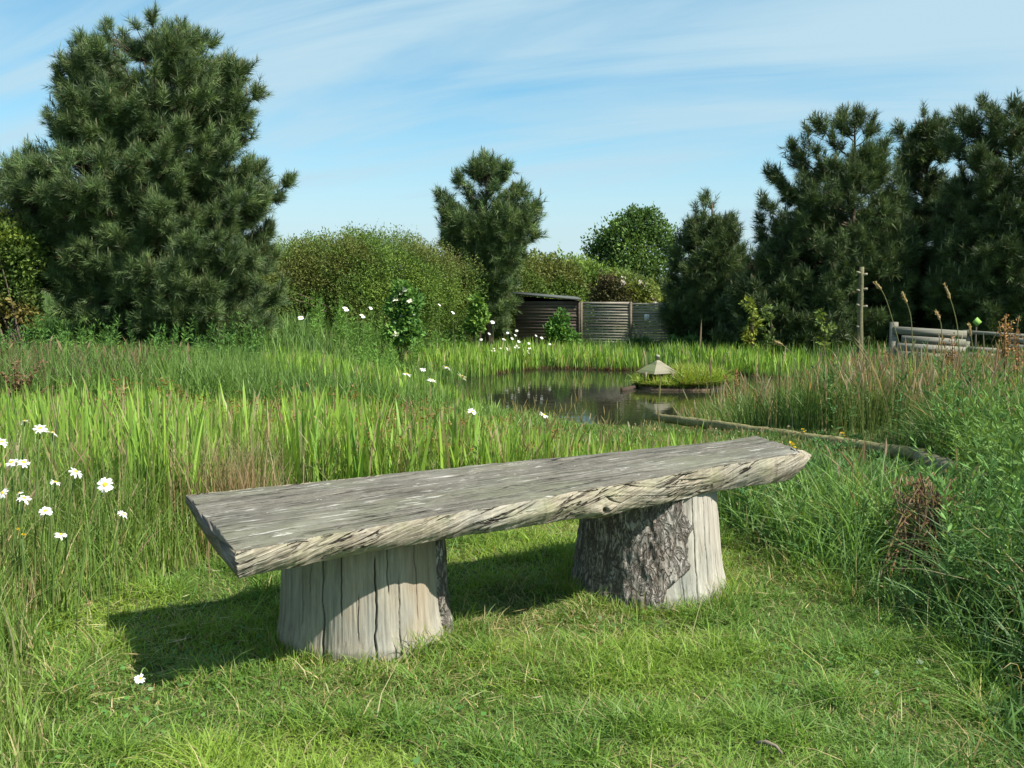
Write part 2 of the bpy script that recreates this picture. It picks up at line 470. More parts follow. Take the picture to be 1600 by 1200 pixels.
    for e in (0, ns - 1):
        ring = [e * m + k for k in range(m)]
        c0 = len(loc); cc = loc[ring].mean(0)
        half = loc[ring] * .5 + cc * .5 + np.random.default_rng(3).normal(size=(m, 3)) * [.004, 0, 0]
        loc = np.concatenate([loc, half, cc[None]])
        C2 = np.ones((m + 1, 3)); C = np.concatenate([C.reshape(-1, 3), C2])
        for k in range(m):
            k2 = (k + 1) % m
            a, b, c, d = ring[k], ring[k2], c0 + k2, c0 + k
            f1 = [a, d, c, b] if e == 0 else [a, b, c, d]
            caps.append(f1)
            f2 = [d, c0 + m, c, c] if e == 0 else [d, c, c0 + m, c0 + m]
            caps.append(f2)
    caps = np.array(caps)
    quads = np.concatenate([F, caps])
    tri = np.concatenate([quads[:, [0, 1, 2]], quads[:, [0, 2, 3]]])
    ncap = len(caps) // 2
    mi = np.concatenate([mi, np.full(ncap, 2), np.full(ncap, 1)])
    mi = np.concatenate([mi, mi]); ok = (tri[:, 0] != tri[:, 1]) & (tri[:, 1] != tri[:, 2]) & (tri[:, 0] != tri[:, 2])
    seat = mesh_obj('seat', loc, tri[ok][:, ::-1], None, root, C.reshape(-1, 3), True, [slab_top(), slab_edge(), slab_end()], mi[ok])
    R = Matrix([[*B[0], FL[0] - O[0]], [*B[1], FL[1] - O[1]], [*B[2], FL[2] - O[2]], [0, 0, 0, 1]])
    seat.matrix_local = R
    seat['label'] = 'thick grey weathered plank with a rough pale front edge'

    def under(x, y):    # underside height of the plank
        p = np.array([x, y, 0.]); rel = p - FL
        nrm = ez; zt = FL[2] - (nrm[0] * rel[0] + nrm[1] * rel[1]) / nrm[2]
        return zt
    zs_all = V[:, ntop + nfr:ntop + nfr + nbot].reshape(-1, 3)
    def stump(cx, cy, r0, r1, flare, seed, cracks, mat, label, back_bark=False, bark=None):
        nth, nz = 900, 90
        th_ = np.linspace(0, 2 * np.pi, nth, endpoint=False)
        d2 = lambda x, y: zs_all[np.argmin((zs_all[:, 0] - x) ** 2 + (zs_all[:, 1] - y) ** 2)][2]
        def radius(T, z, extra=0):
            r = r1 + (r0 - r1) * (1 - z) + flare * np.exp(-z * 9) * (.6 + .9 * vnoise(np.cos(T) * 2 + 5, np.sin(T) * 2, seed))
            r = r * (1 + .05 * (fbm(np.cos(T) * 1.3 + 3, np.sin(T) * 1.3 + 3, seed, 3) - .5) * 2)
            return r + extra
        T, Zf = np.meshgrid(th_, np.linspace(-.30, 1, nz))
        zz = np.clip(Zf, 0, 1)
        r = radius(T, zz)
        # fine vertical ribs and open cracks
        r = r + (vnoise(T * 40, zz * 2.5, seed + 3) - .5) * .0028 + (vnoise(T * 7, zz * 1.2, seed + 5) - .5) * .006
        col = np.ones(T.shape)
        for (a, z0, z1, dep, wd) in cracks:
            a = math.radians(a)
            wob = a + .045 * (fbm(zz * 4, zz * 0 + a * 3, seed, 3) - .5) * 2
            g = np.exp(-((np.angle(np.exp(1j * (T - wob)))) / (wd * .42 * (.6 + .8 * vnoise(zz * 6, zz * 0 + a, 3)))) ** 2) * sstep(z0 - .06, z0 + .06, zz) * (1 - sstep(z1 - .08, z1 + .05, zz))
            r = r - dep * g; col = col * (1 - .85 * g)
        x, y = cx + r * np.cos(T), cy + r * np.sin(T)
        ztop = np.array([d2(x[-1, k], y[-1, k]) for k in range(nth)]).mean() + .02
        # top follows the tilted plank
        A = np.c_[x[-1], y[-1], np.ones(nth)]
        zt = np.array([d2(px, py) for px, py in zip(x[-1], y[-1])])
        co = np.linalg.lstsq(A, zt, rcond=None)[0]
        topz = co[0] * x + co[1] * y + co[2] + .012
        z = Zf * topz
        v = np.stack([x, y, z], -1).reshape(-1, 3) - O
        i, j = np.meshgrid(np.arange(nz - 1), np.arange(nth), indexing='ij'); j2 = (j + 1) % nth
        q = np.stack([i * nth + j, i * nth + j2, (i + 1) * nth + j2, (i + 1) * nth + j], -1).reshape(-1, 4)
        v = np.concatenate([v, [np.append([cx, cy], co @ [cx, cy, 1] + .01) - O]])
        cap = np.stack([(nz - 1) * nth + np.arange(nth), (nz - 1) * nth + (np.arange(nth) + 1) % nth, np.full(nth, nz * nth)], 1)
        tri = np.concatenate([q[:, [0, 1, 2]], q[:, [0, 2, 3]], cap])
        cc = np.append(col.ravel(), 1.)[:, None].repeat(3, 1)
        o = mesh_obj('stump_leg', v - (np.array([cx, cy, 0]) - O), tri, mat, root, cc, True)
        o.location = Vector(np.array([cx, cy, 0]) - O)
        o['label'] = label
        if bark is not None:
            # bark patch sits proud of the wood, with a ragged outline
            nb, nv = 240, 120
            u = np.linspace(math.radians(bark[0]), math.radians(bark[1]), nb)
            T, Zf = np.meshgrid(u, np.linspace(-.25, .995, nv)); zz = np.clip(Zf, 0, 1)
            pl = fbm(T * 7, zz * 5, seed + 20, 3); pl2 = vnoise(T * 22, zz * 11, seed + 24)
            lift = .010 + .014 * pl + .006 * pl2
            bd = math.radians(bark[1]) - (.42 * sstep(.35, .0, zz) + .10 * sstep(.75, 1., zz)) + .10 * (fbm(zz * 7, zz * 0, seed + 9, 4) - .5) * 2
            edge = sstep(.0, .05, bd - T) if bark[2] else np.ones(T.shape)
            edge = edge * sstep(.0, .06, T - math.radians(bark[0]) - .08 * fbm(zz * 9, zz * 0 + 4, seed, 3))
            r = radius(T, zz) + np.where(edge > 0.02, lift * edge ** .5, -.03)
            x, y = cx + r * np.cos(T), cy + r * np.sin(T)
            z = Zf * (co[0] * x + co[1] * y + co[2] + .006)
            v = np.stack([x - cx, y - cy, z], -1).reshape(-1, 3)
            i, j = np.meshgrid(np.arange(nv - 1), np.arange(nb - 1), indexing='ij'); a = i * nb + j
            q = np.stack([a, a + 1, a + nb + 1, a + nb], -1).reshape(-1, 4)
            keep = (edge[:-1, :-1].ravel() > 0) | (edge[1:, 1:].ravel() > 0)
            b = mesh_obj('bark', v, q[keep], M_STUMPBARK, o, None, True)
            b['label'] = bark[3]
        return o
    M_STUMPBARK = stump_bark()
    stump(-.565, 3.635, .300, .284, .012, 3.0,
          [(-108, .0, 1., .022, .022), (-95, .35, 1., .016, .014), (-72, .0, .82, .024, .018), (-63, .5, 1., .012, .012), (-127, .2, .9, .012, .014), (-55, .0, .6, .01, .012),
           (-142, .3, 1., .014, .012), (-84, .1, .5, .008, .010), (-40, .2, 1., .012, .012), (-118, .5, 1., .008, .01)],
          stump_wood('grey_stump_wood', (.36, .27, .17)), 'bare barkless stump with long vertical cracks',
          bark=(-18, 150, True, 'dark bark left on the rear of the bare stump'))
    stump(.605, 4.235, .312, .276, .010, 8.0,
          [(-62, .0, 1., .014, .012), (-50, .1, 1., .012, .012), (-38, .0, 1., .014, .014), (-26, .2, 1., .01, .012), (-45, .5, 1., .008, .009), (-75, 0, .5, .008, .010)],
          stump_wood('pale_stump_wood', (.42, .37, .31)), 'pale stump still half wrapped in bark',
          bark=(-215, -66, True, 'rough dark flaking bark over the shaded side'))
    return root
bench()

# ------------------------------------------------------------------ grasses
def wedge(n, d0, d1, p0=-350, p1=1950, power=1.0):
    d = d0 + (d1 - d0) * rng.random(n) ** power
    px = rng.uniform(p0, p1, n)
    x = (px - 800) / F_PX * d
    return x, d, px

def lawn_edge_left(y): return np.interp(y, [1.5, 2.0, 2.6, 3.2, 3.6, 4.1, 4.6, 5.2, 5.6], [-.95, -1.03, -1.26, -1.60, -1.80, -1.60, -1.30, -.85, -.3]) 
def lawn_edge_right(y): return np.interp(y, [1.5, 2.0, 2.6, 3.2, 4.0, 4.6, 5.2, 5.6], [1.15, 1.22, 1.44, 1.58, 1.40, 1.22, 1.05, .8])
def in_lawn(x, y):
    wob = .16 * (fbm(x * 2, y * 2, 15, 3) - .5) * 2
    return (x > lawn_edge_left(y) + wob) & (x < lawn_edge_right(y) + wob) & (y < 5.55 + wob)
def on_stump(x, y, pad=0.0):
    return (np.hypot(x + .565, y - 3.635) < .30 + pad) | (np.hypot(x - .605, y - 4.20) < .325 + pad)

G_LAWN, G_LAWN2, G_STRAW = (.245, .375, .045), (.105, .225, .032), (.42, .36, .17)

def lawn():
    acc = Acc()
    def put(n, hlo, hhi, wlo, whi, lmin, lmax, d0, d1, straw=.10, power=.9, p0=-500, p1=2100):
        x, y, px = wedge(n, d0, d1, p0, p1, power)
        ok = in_lawn(x, y) & ~on_stump(x, y, -.01)
        x, y = x[ok], y[ok]; n = len(x)
        f = fbm(x * 1.6, y * 1.6, 2, 4); f2 = fbm(x * 5, y * 5, 6, 3)
        tall = .55 + 1.1 * sstep(.4, .75, f2)
        h = rng.uniform(hlo, hhi, n) * tall
        h = h * (1 + .5 * sstep(.25, 0, np.minimum(x - lawn_edge_left(y), lawn_edge_right(y) - x)))
        c = mixcol(G_LAWN, G_LAWN2, np.clip(sstep(.40, .60, f) * .95 + rng.normal(0, .25, n), 0, 1))
        # cooler green towards the right and the camera, yellower in the middle
        cool = sstep(.2, 1.5, x + .45 * (3.6 - y))
        c = mixcol(c, (.070, .165, .042), .55 * cool) if False else c * (1 - .5 * cool[:, None]) + np.array([.085, .22, .046]) * .5 * cool[:, None]
        st = rng.random(n) < straw * .5 + .20 * sstep(.56, .72, fbm(x * 2.3, y * 2.3, 31, 3)) + .25 * np.exp(-((np.hypot(x + .45, y - 3.2)) / .35) ** 2)+ .25 * np.exp(-((np.hypot(x - .2, y - 3.75)) / .35) ** 2)
        c[st] = vary(G_STRAW, st.sum(), .3)
        c = c * (1 + rng.uniform(-.22, .22, (n, 1)))
        tip = c * .55 + np.array([.26, .30, .09]) * .45
        r = np.stack([x, y, hgt(x, y) - .004], 1)
        blades(acc, r, h, rng.uniform(wlo, whi, n), rng.uniform(lmin, lmax, n) ** 1.0, c, tip)
    put(250000, .030, .075, .0028, .0050, .2, 1.9, 1.9, 5.7)
    put(34000, .06, .11, .0035, .006, .3, 1.4, 1.9, 5.7, .08)
    put(1800, .10, .20, .0022, .004, .5, 2.2, 1.9, 5.6, .6)
    # clover and plantain leaves in patches, dry clippings lying about
    x, y, px = wedge(9000, 2.0, 5.4, -500, 2100); ok = in_lawn(x, y) & (fbm(x * 1.9, y * 1.9, 61, 3) > .53); x, y = x[ok], y[ok]; m = len(x)
    c = vary((.10, .21, .045), m, .3)
    leaves(acc, np.stack([x, y, hgt(x, y) + rng.uniform(.012, .05, m)], 1), rng.uniform(.012, .024, m), c, .75, 3., np.stack([rng.normal(size=m), rng.normal(size=m), rng.uniform(-.1, .5, m)], 1))
    x, y, px = wedge(5000, 2.0, 5.4, -500, 2100); ok = in_lawn(x, y) & (fbm(x * 1.4, y * 1.4, 67, 3) > .50); x, y = x[ok], y[ok]; m = len(x)
    leaves(acc, np.stack([x, y, hgt(x, y) + rng.uniform(.02, .045, m)], 1), rng.uniform(.03, .09, m), vary(G_STRAW, m, .35), .05, 3., np.stack([rng.normal(size=m), rng.normal(size=m), rng.uniform(-.12, .12, m)], 1))
    # longer tufts around the stumps
    for cx, cy, R in ((-.565, 3.635, .31), (.605, 4.20, .34)):
        n = 1500; a = rng.uniform(0, 2 * np.pi, n); rr = R + np.abs(rng.normal(0, .05, n))
        x, y = cx + rr * np.cos(a), cy + rr * np.sin(a)
        k = vnoise(np.cos(a) * 3, np.sin(a) * 3, 5) + .25 * (x > cx)
        h = rng.uniform(.04, .12, n) * (.4 + k)
        c = mixcol(G_LAWN, G_LAWN2, rng.random(n)); st = rng.random(n) < .2; c[st] = vary(G_STRAW, st.sum())
        blades(acc, np.stack([x, y, hgt(x, y)], 1), h, rng.uniform(.0025, .005, n), rng.uniform(.1, 1.1, n), c, c * .6 + np.array([.25, .3, .1]) * .4)
    o = acc.build('lawn_grass', M_GRASS)
    tag(o, 'short trodden lawn grass with dry straw around the bench', 'grass', None, 'stuff')
lawn()

NEARTOP = ([-400, 0, 120, 250, 300, 420, 480, 560, 640, 740, 850, 950, 1050, 1120, 1180, 1300, 1400, 1480, 1600, 2000],
           [600, 608, 605, 600, 618, 622, 605, 622, 632, 645, 668, 690, 690, 700, 700, 705, 680, 585, 550, 540])
MIDTOP = ([-400, 0, 200, 430, 520, 620, 700, 760, 900, 1000, 1060, 1110, 1160, 1250, 1350, 1450, 1600, 2000],
          [525, 528, 532, 540, 552, 575, 600, 640, 668, 668, 645, 605, 580, 555, 537, 543, 545, 545])

LAWNSIDE = None
def limit_h(x, y, z, h, table, frac=.15, keep=.0):
    lim = zlimit(np.interp(px_of(x, y), *table), y) - z
    fr = (px_of(x, y) > 1040) & (y < rail_d(x, y) + .1)
    if table is not LAWNSIDE: lim = np.where(fr, np.minimum(lim, zlimit(np.interp(px_of(x, y), *FRONT_RAIL), y) - z), lim)
    cl = (abs(px_of(x, y) - 1432) < 60) & (y < 4.45) & (y > 2.8)
    lim = np.where(cl, np.minimum(lim, .10 + .05 * rng.random(len(x))), lim)
    lim = np.maximum(lim, .06) * (1 - frac * rng.random(len(x)) ** 2 + .06 * rng.normal(size=len(x)))
    k = rng.random(len(x)) < keep
    return np.where(k, h, np.minimum(h, lim * np.where(rng.random(len(x)) < np.where(fr, .36, .12), rng.uniform(1.0, np.where(fr, 1.7, 1.22), len(x)), np.where(x > 1.0, rng.uniform(.62, 1.08, len(x)), rng.uniform(.45, 1.02, len(x))))))

def rail_d(x, y): return np.interp(px_of(x, y), [1000, 1022, 1452, 1660, 1900], [10.8, 10.6, 6.6, 4.9, 4.0])
FRONT_RAIL = ([1000, 1100, 1180, 1250, 1350, 1420, 1452, 1500, 1560, 1620, 2000], [690, 690, 692, 702, 716, 722, 730, 742, 758, 740, 640])
def zone(n, d0, d1, p0, p1, sel=None, power=1.0):
    x, y, px = wedge(n, d0, d1, p0, p1, power)
    ok = ~in_lawn(x, y) & (pond_e(x, y) > 1.0)
    if sel is not None: ok &= sel(x, y, px)
    x, y = x[ok], y[ok]; return x, y, hgt(x, y)

IRIS, IRIS2 = (.30, .45, .065), (.15, .30, .045)
ROUGH, ROUGH2 = (.25, .37, .07), (.125, .235, .045)
TAN = (.38, .32, .17); PINK = (.36, .27, .165)

def long_grass():
    acc = Acc()
    # left meadow grass in front, mixed fine blades
    for n, d0, d1, p0, p1, hl, hh, wl, wh in ((50000, 2.0, 6.2, -700, 420, .30, .78, .003, .007),
                                              (16000, 5.2, 8.5, -600, 900, .35, .80, .004, .009)):
        x, y, z = zone(n, d0, d1, p0, p1)
        m = len(x); h = rng.uniform(hl, hh, m) * sstep(0, .9, lawn_edge_left(y) - x + .35 + (y > 5.4) * 1.0).clip(.22, 1)
        h = h * np.where(y < 3.2, .45, 1.); h = limit_h(x, y, z, h, NEARTOP)
        f = fbm(x * .9, y * .9, 77, 4)
        c = mixcol(ROUGH, ROUGH2, sstep(.35, .65, f)); yl = rng.random(m) < .35
        c[yl] = vary((.19, .29, .055), yl.sum(), .2)
        st = rng.random(m) < .13 + .2 * sstep(.55, .7, fbm(x * 1.7, y * 1.7, 70, 3)); c[st] = vary(TAN, st.sum(), .3)
        c = c * (1 + rng.uniform(-.25, .25, (m, 1)))
        blades(acc, np.stack([x, y, z], 1), h, rng.uniform(wl, wh, m), rng.uniform(.05, .75, m) ** 1.2, c, c * .7 + np.array([.25, .27, .09]) * .3)
    # right bank, arching cocksfoot leaves next to the lawn
    x, y, z = zone(40000, 1.6, 7.6, 1090, 2450, lambda x, y, p: x > .6)
    m = len(x); edge = x - lawn_edge_right(y)
    h = rng.uniform(.25, .75, m) * (.40 + .6 * sstep(0, .55, edge + (y > 5.5)))
    h = limit_h(x, y, z, h * 1.15 * np.where(y < 3.0, .5, 1.), NEARTOP)
    f = fbm(x * 1.3, y * 1.3, 44, 4)
    c = mixcol((.15, .275, .055), (.06, .135, .032), sstep(.38, .58, f)); c = c * (1 + rng.uniform(-.3, .35, (m, 1)))
    st = rng.random(m) < .06; c[st] = vary(TAN, st.sum(), .3)
    blades(acc, np.stack([x, y, z], 1), h, rng.uniform(.005, .011, m), rng.uniform(.15, 1.25, m), c, c * .7 + np.array([.22, .33, .11]) * .3,
           ts=(0, .25, .5, .75, 1), prof=(.8, 1, .85, .55, 0), k=(0, .1, .2, .5, 1))
    # right bank beyond the rail
    x, y, z = zone(66000, 6.5, 16, 960, 2150, lambda x, y, p: x > .7)
    m = len(x); h = rng.uniform(.5, 1.1, m)
    h = limit_h(x, y, z, h, MIDTOP); nr = y < 8.3; h[nr] = limit_h(x[nr], y[nr], z[nr], h[nr], NEARTOP)
    f = fbm(x * .7, y * .7, 54, 4)
    c = mixcol((.18, .28, .065), (.08, .16, .04), sstep(.35, .62, f)); c = c * (1 + rng.uniform(-.3, .3, (m, 1)))
    st = rng.random(m) < .10; c[st] = vary(TAN, st.sum(), .3)
    blades(acc, np.stack([x, y, z], 1), h, rng.uniform(.006, .012, m), rng.uniform(.03, .6, m), c, c * .75 + np.array([.22, .26, .1]) * .25)
    # left rough grass farther back, up to the trees
    x, y, z = zone(60000, 9, 17.5, -500, 760, lambda x, y, p: x < -.6)
    m = len(x); f = fbm(x * .6, y * .6, 64, 4); h = rng.uniform(.30, .80, m) * (.45 + 1.1 * fbm(x * 1.1, y * 1.1, 66, 3)); h = limit_h(x, y, z, h, MIDTOP)
    c = mixcol((.14, .25, .05), (.075, .155, .036), sstep(.35, .65, f)); c = c * (1 + rng.uniform(-.25, .25, (m, 1)))
    br = (rng.random(m) < .35) & (px_of(x, y) < 260) & (f > .45); c[br] = vary((.15, .115, .06), br.sum(), .3)
    blades(acc, np.stack([x, y, z], 1), h, rng.uniform(.008, .016, m), rng.uniform(.03, .55, m), c, c * .75 + np.array([.22, .26, .08]) * .25)
    # short sedge on the near water's edge
    x, y, z = zone(9000, 7.2, 12.9, 640, 1090)
    m = len(x); h = limit_h(x, y, z, rng.uniform(.2, .8, m) * (.5 + fbm(x * 1.5, y * 1.5, 33, 3)), ([0, 640, 760, 850, 950, 1040, 2000], [590, 600, 622, 645, 666, 668, 668]))
    c = mixcol((.20, .33, .06), (.10, .20, .04), rng.random(m)) * (1 + rng.uniform(-.25, .25, (m, 1)))
    blades(acc, np.stack([x, y, z], 1), h, rng.uniform(.007, .014, m), rng.uniform(.05, .7, m), c, c * .75 + np.array([.28, .3, .1]) * .25)
    # banks round the back of the pond and in front of hedge and fence
    x, y, z = zone(42000, 16, 29, -300, 2000)
    m = len(x); h = rng.uniform(.22, .55, m) * np.where(y > 24.5, .6, 1)
    f = fbm(x * .5, y * .5, 84, 4)
    c = mixcol((.14, .25, .05), (.075, .155, .04), sstep(.35, .65, f)) * (1 + rng.uniform(-.25, .25, (m, 1)))
    blades(acc, np.stack([x, y, z], 1), h, rng.uniform(.014, .026, m), rng.uniform(.03, .5, m), c, c * .75 + np.array([.25, .3, .08]) * .25)
    # far grass behind
    x, y, z = zone(16000, 28, 60, -300, 2000, lambda x, y, p: y > 29.5)
    m = len(x); c = vary((.10, .17, .045), m, .3)
    blades(acc, np.stack([x, y, z], 1), rng.uniform(.2, .5, m), rng.uniform(.03, .06, m), rng.uniform(.05, .5, m), c, c)
    tag(acc.build('meadow_grass', M_GRASS), 'long mixed meadow grass on the banks all round the pond', 'grass', None, 'stuff')

def iris_reeds():
    acc = Acc()
    def put(n, d0, d1, p0, p1, hl, hh, wl, wh, sel=None, table=None, mixb=.5, lean=.28):
        x, y, z = zone(n, d0, d1, p0, p1, sel); m = len(x)
        cl = fbm(x * 1.2, y * 1.2, 91, 3); ok = cl > .36; x, y, z, cl = x[ok], y[ok], z[ok], cl[ok]; m = len(x)
        h = rng.uniform(hl, hh, m) * (.75 + .5 * cl)
        if table is not None: h = limit_h(x, y, z, h, table, .1)
        c = mixcol(IRIS, IRIS2, np.clip(mixb + rng.normal(0, .3, m), 0, 1)) * (1 + rng.uniform(-.2, .2, (m, 1)))
        st = rng.random(m) < .10; c[st] = vary(TAN, st.sum(), .3)
        blades(acc, np.stack([x, y, z], 1), h, rng.uniform(wl, wh, m), rng.uniform(.0, lean, m), c, c * .8 + np.array([.3, .38, .08]) * .2,
               ts=(0, .3, .6, .85, 1), prof=(.8, 1, .95, .6, 0), k=(0, .1, .3, .6, 1))
    # near bed left and behind the bench
    put(9000, 5.3, 9.5, -350, 800, .55, .95, .013, .024, table=NEARTOP)
    put(1500, 4.6, 5.6, -200, 330, .5, .8, .010, .018, lambda x, y, p: x < lawn_edge_left(y) - .2, table=NEARTOP)
    put(1500, 8.3, 12.4, 620, 900, .35, .75, .010, .018, lambda x, y, p: pond_e(x, y) < 1.5, ([0, 640, 740, 850, 950, 2000], [575, 585, 602, 640, 672, 675]), lean=.4)
    put(2500, 5.6, 7.5, 760, 1090, .3, .6, .008, .016, table=NEARTOP)
    # bed running up the left bank of the pond
    put(9500, 9.5, 17, 330, 760, .55, .85, .014, .024, lambda x, y, p: (pond_e(x, y) < 1.75), MIDTOP)
    put(2200, 9.5, 16, -350, 330, .5, .8, .014, .024, lambda x, y, p: fbm(x * .5, y * .5, 3) > .55, MIDTOP)
    # far bank
    put(8500, 20.6, 24.6, 430, 1250, .36, .60, .020, .036, lambda x, y, p: (pond_e(x, y) < 1.42))
    put(2500, 13, 22, 1120, 1700, .40, .65, .018, .03, lambda x, y, p: (pond_e(x, y) < 1.4))
    # rusty dead leaf bases standing in the shallows of the far shore
    a = rng.uniform(.35, 2.3, 2600); r = rng.uniform(1.0, 1.05, 2600)
    w = 1 + .07 * np.sin(3 * a + 1) + .04 * np.sin(7 * a)
    x, y = PC[0] + PR[0] * r * w * np.cos(a), PC[1] + PR[1] * r * w * np.sin(a)
    c = vary((.12, .075, .038), 2600, .35)
    blades(acc, np.stack([x, y, np.full(2600, -.84)], 1), rng.uniform(.07, .17, 2600), rng.uniform(.012, .022, 2600), rng.uniform(.0, .6, 2600), c, c)
    tag(acc.build('iris_reeds', M_GRASS), 'bright green sword leaved iris reeds along the pond margin', 'reeds', None, 'stuff')

def rush_stems():
    acc = Acc()
    def stems(n, d0, d1, p0, p1, hl, hh, col, tip, w, sel=None, table=None, head=True, lean=.45, keep=0.):
        x, y, z = zone(n, d0, d1, p0, p1, sel); m = len(x)
        if m == 0: return
        h = rng.uniform(hl, hh, m)
        if table is not None: h = limit_h(x, y, z, h, table, .05, keep)
        c, t = vary(col, m, .25), vary(tip, m, .25)
        ww = np.full(m, w) * rng.uniform(.7, 1.3, m)
        if head:
            blades(acc, np.stack([x, y, z], 1), h, ww, rng.uniform(.02, lean, m), c, t,
                   ts=(0, .4, .74, .82, .92, 1), prof=(.5, .45, .4, 1.9, 1.4, 0), k=(0, .15, .5, 1, 1, 1), cross=True)
        else:
            blades(acc, np.stack([x, y, z], 1), h, ww, rng.uniform(.02, lean, m), c, t)
    # soft rush and dry stems behind the bench
    stems(4200, 5.3, 9.5, 240, 1080, .45, .85, (.15, .24, .055), (.30, .27, .11), .006, None, NEARTOP, False)
    stems(700, 5.2, 8.5, -100, 1080, .5, .9, TAN, PINK, .0045, None, NEARTOP, True, .5, .02)
    stems(420, 3.6, 6, -500, 330, .4, .8, TAN, (.36, .29, .17), .004, lambda x, y, p: x < lawn_edge_left(y) - .25, NEARTOP, True, .5, .03)
    stems(420, 5.6, 9.5, 800, 1120, .25, .7, (.18, .27, .06), (.33, .28, .13), .006, None, ([0, 800, 850, 950, 1050, 1120, 2000], [620, 630, 645, 662, 655, 660, 660]), True, .5, .02)
    # tussock of dry brown stems at the left end of the bench
    n = 420; x = rng.normal(-1.36, .13, n); y = rng.normal(4.75, .14, n); c = vary((.30, .20, .11), n, .35)
    blades(acc, np.stack([x, y, hgt(x, y)], 1), rng.uniform(.35, .66, n), rng.uniform(.004, .007, n), rng.uniform(.0, .35, n), c, vary(TAN, n))
    # stems standing at the near water's edge
    stems(700, 8.2, 12.6, 620, 960, .4, .95, (.16, .25, .06), (.30, .25, .11), .007, lambda x, y, p: pond_e(x, y) < 1.35, ([0, 640, 760, 900, 1000, 1040, 2000], [580, 590, 605, 625, 650, 660, 660]), True, .4, .03)
    stems(900, 8.2, 12.6, 600, 900, .4, .9, (.17, .28, .06), (.24, .28, .08), .010, lambda x, y, p: pond_e(x, y) < 1.4, ([0, 640, 760, 900, 1000, 1040, 2000], [585, 600, 618, 650, 665, 670, 670]), False, .4, .0)
    # grasses in flower on the right bank
    stems(5200, 7.0, 15, 1060, 2100, .55, 1.0, (.20, .25, .09), (.38, .29, .19), .0075, None, MIDTOP, True, .4, .02)
    stems(500, 9, 14, 1250, 2100, .6, 1.0, (.25, .2, .1), (.35, .20, .10), .011, None, MIDTOP, True, .4, .02)
    stems(350, 4.4, 7.5, 1300, 2100, .5, .9, (.18, .22, .08), (.32, .24, .15), .007, lambda x, y, p: x > lawn_edge_right(y) + .3, NEARTOP, True, .6, .0)
    stems(800, 10, 17, -400, 300, .45, .8, (.2, .19, .08), (.27, .20, .11), .010, lambda x, y, p: x < -1, MIDTOP, True, .4, .0)
    # brown flower clusters hanging on the rushes
    x, y, z = zone(420, 5.4, 9.0, 150, 900); m = len(x)
    h = limit_h(x, y, z, rng.uniform(.45, .85, m), NEARTOP, .05)
    c0 = np.stack([x, y, z + h * .93], 1)
    P = (c0[:, None] + rng.normal(size=(m, 12, 3)) * .016).reshape(-1, 3)
    leaves(acc, P, .018, vary((.27, .15, .05), len(P), .3), .5)
    blades(acc, np.stack([x, y, z], 1), h, np.full(m, .005), np.zeros(m), vary((.11, .17, .05), m), vary((.2, .18, .07), m))
    tag(acc.build('rush_stems', M_GRASS), 'thin brown flowering rush and grass stems standing above the green blades', 'rushes', None, 'stuff')

def broad_weeds():
    """willowherb and nettles: upright leafy stems in one uncountable mass"""
    acc = Acc()
    def put(n, d0, d1, p0, p1, hl, hh, ll, c1, c2, sel=None, table=None, nl=34):
        x, y, z = zone(n, d0, d1, p0, p1, sel); m = len(x)
        h = rng.uniform(hl, hh, m)
        if table is not None: h = limit_h(x, y, z, h, table, .08)
        lx, ly = rng.normal(0, .12, m) * h, rng.normal(0, .12, m) * h
        c = mixcol(c1, c2, rng.random(m))
        az = np.arctan2(ly, lx); ln = np.hypot(lx, ly) / h
        blades(acc, np.stack([x, y, z], 1), h, np.full(m, .006 * ll / .08), ln, c * .9, c, prof=(1, .9, .7, .4), cross=True, az=az)
        k = rng.random((m, nl)) ** .8 * .9 + .1
        pos = np.stack([x[:, None] + lx[:, None] * k ** 1.8, y[:, None] + ly[:, None] * k ** 1.8, z[:, None] + h[:, None] * (k - .42 * ln[:, None] * k * k)], -1)
        a = rng.uniform(0, 2 * np.pi, (m, nl))
        d = np.stack([np.cos(a), np.sin(a), rng.uniform(.1, .9, (m, nl)) + (k > .85) * .8], -1)
        size = (ll * (1.15 - .6 * k)).reshape(-1)
        cc = np.repeat(c, nl, 0) * (1 + rng.uniform(-.2, .25, (m * nl, 1)))
        leaves(acc, pos.reshape(-1, 3), size, cc, .22, 1.5, d.reshape(-1, 3))
    put(520, 3.3, 7.6, 1455, 2100, .45, 1.05, .075, (.18, .31, .09), (.085, .18, .05), lambda x, y, p: (x > lawn_edge_right(y) + .12), NEARTOP)
    put(95, 3.9, 5.6, 1500, 1900, .45, .86, .075, (.17, .28, .07), (.085, .165, .045), lambda x, y, p: x > lawn_edge_right(y) + .2, nl=44)
    put(600, 5.6, 13, 1280, 2100, .5, 1.0, .08, (.12, .23, .075), (.055, .13, .04), None, MIDTOP)
    put(300, 15, 19, 560, 760, .5, .8, .10, (.16, .29, .055), (.11, .21, .045), lambda x, y, p: x < -1.9)
    put(330, 12.0, 16.3, -300, 420, .25, .75, .10, (.12, .23, .05), (.07, .15, .04), lambda x, y, p: x < -3.2)
    put(220, 19, 23.5, 480, 760, .5, .95, .12, (.15, .28, .055), (.10, .20, .045), lambda x, y, p: pond_e(x, y) > 1.3)
    put(60, 4.1, 6, 1150, 1500, .15, .35, .07, (.09, .19, .06), (.05, .12, .04), lambda x, y, p: x > lawn_edge_right(y) - .05, NEARTOP)
    tag(acc.build('weeds', M_LEAF), 'leafy upright weeds and nettles among the long grass', 'weeds', None, 'stuff')
long_grass(); iris_reeds(); rush_stems(); broad_weeds()

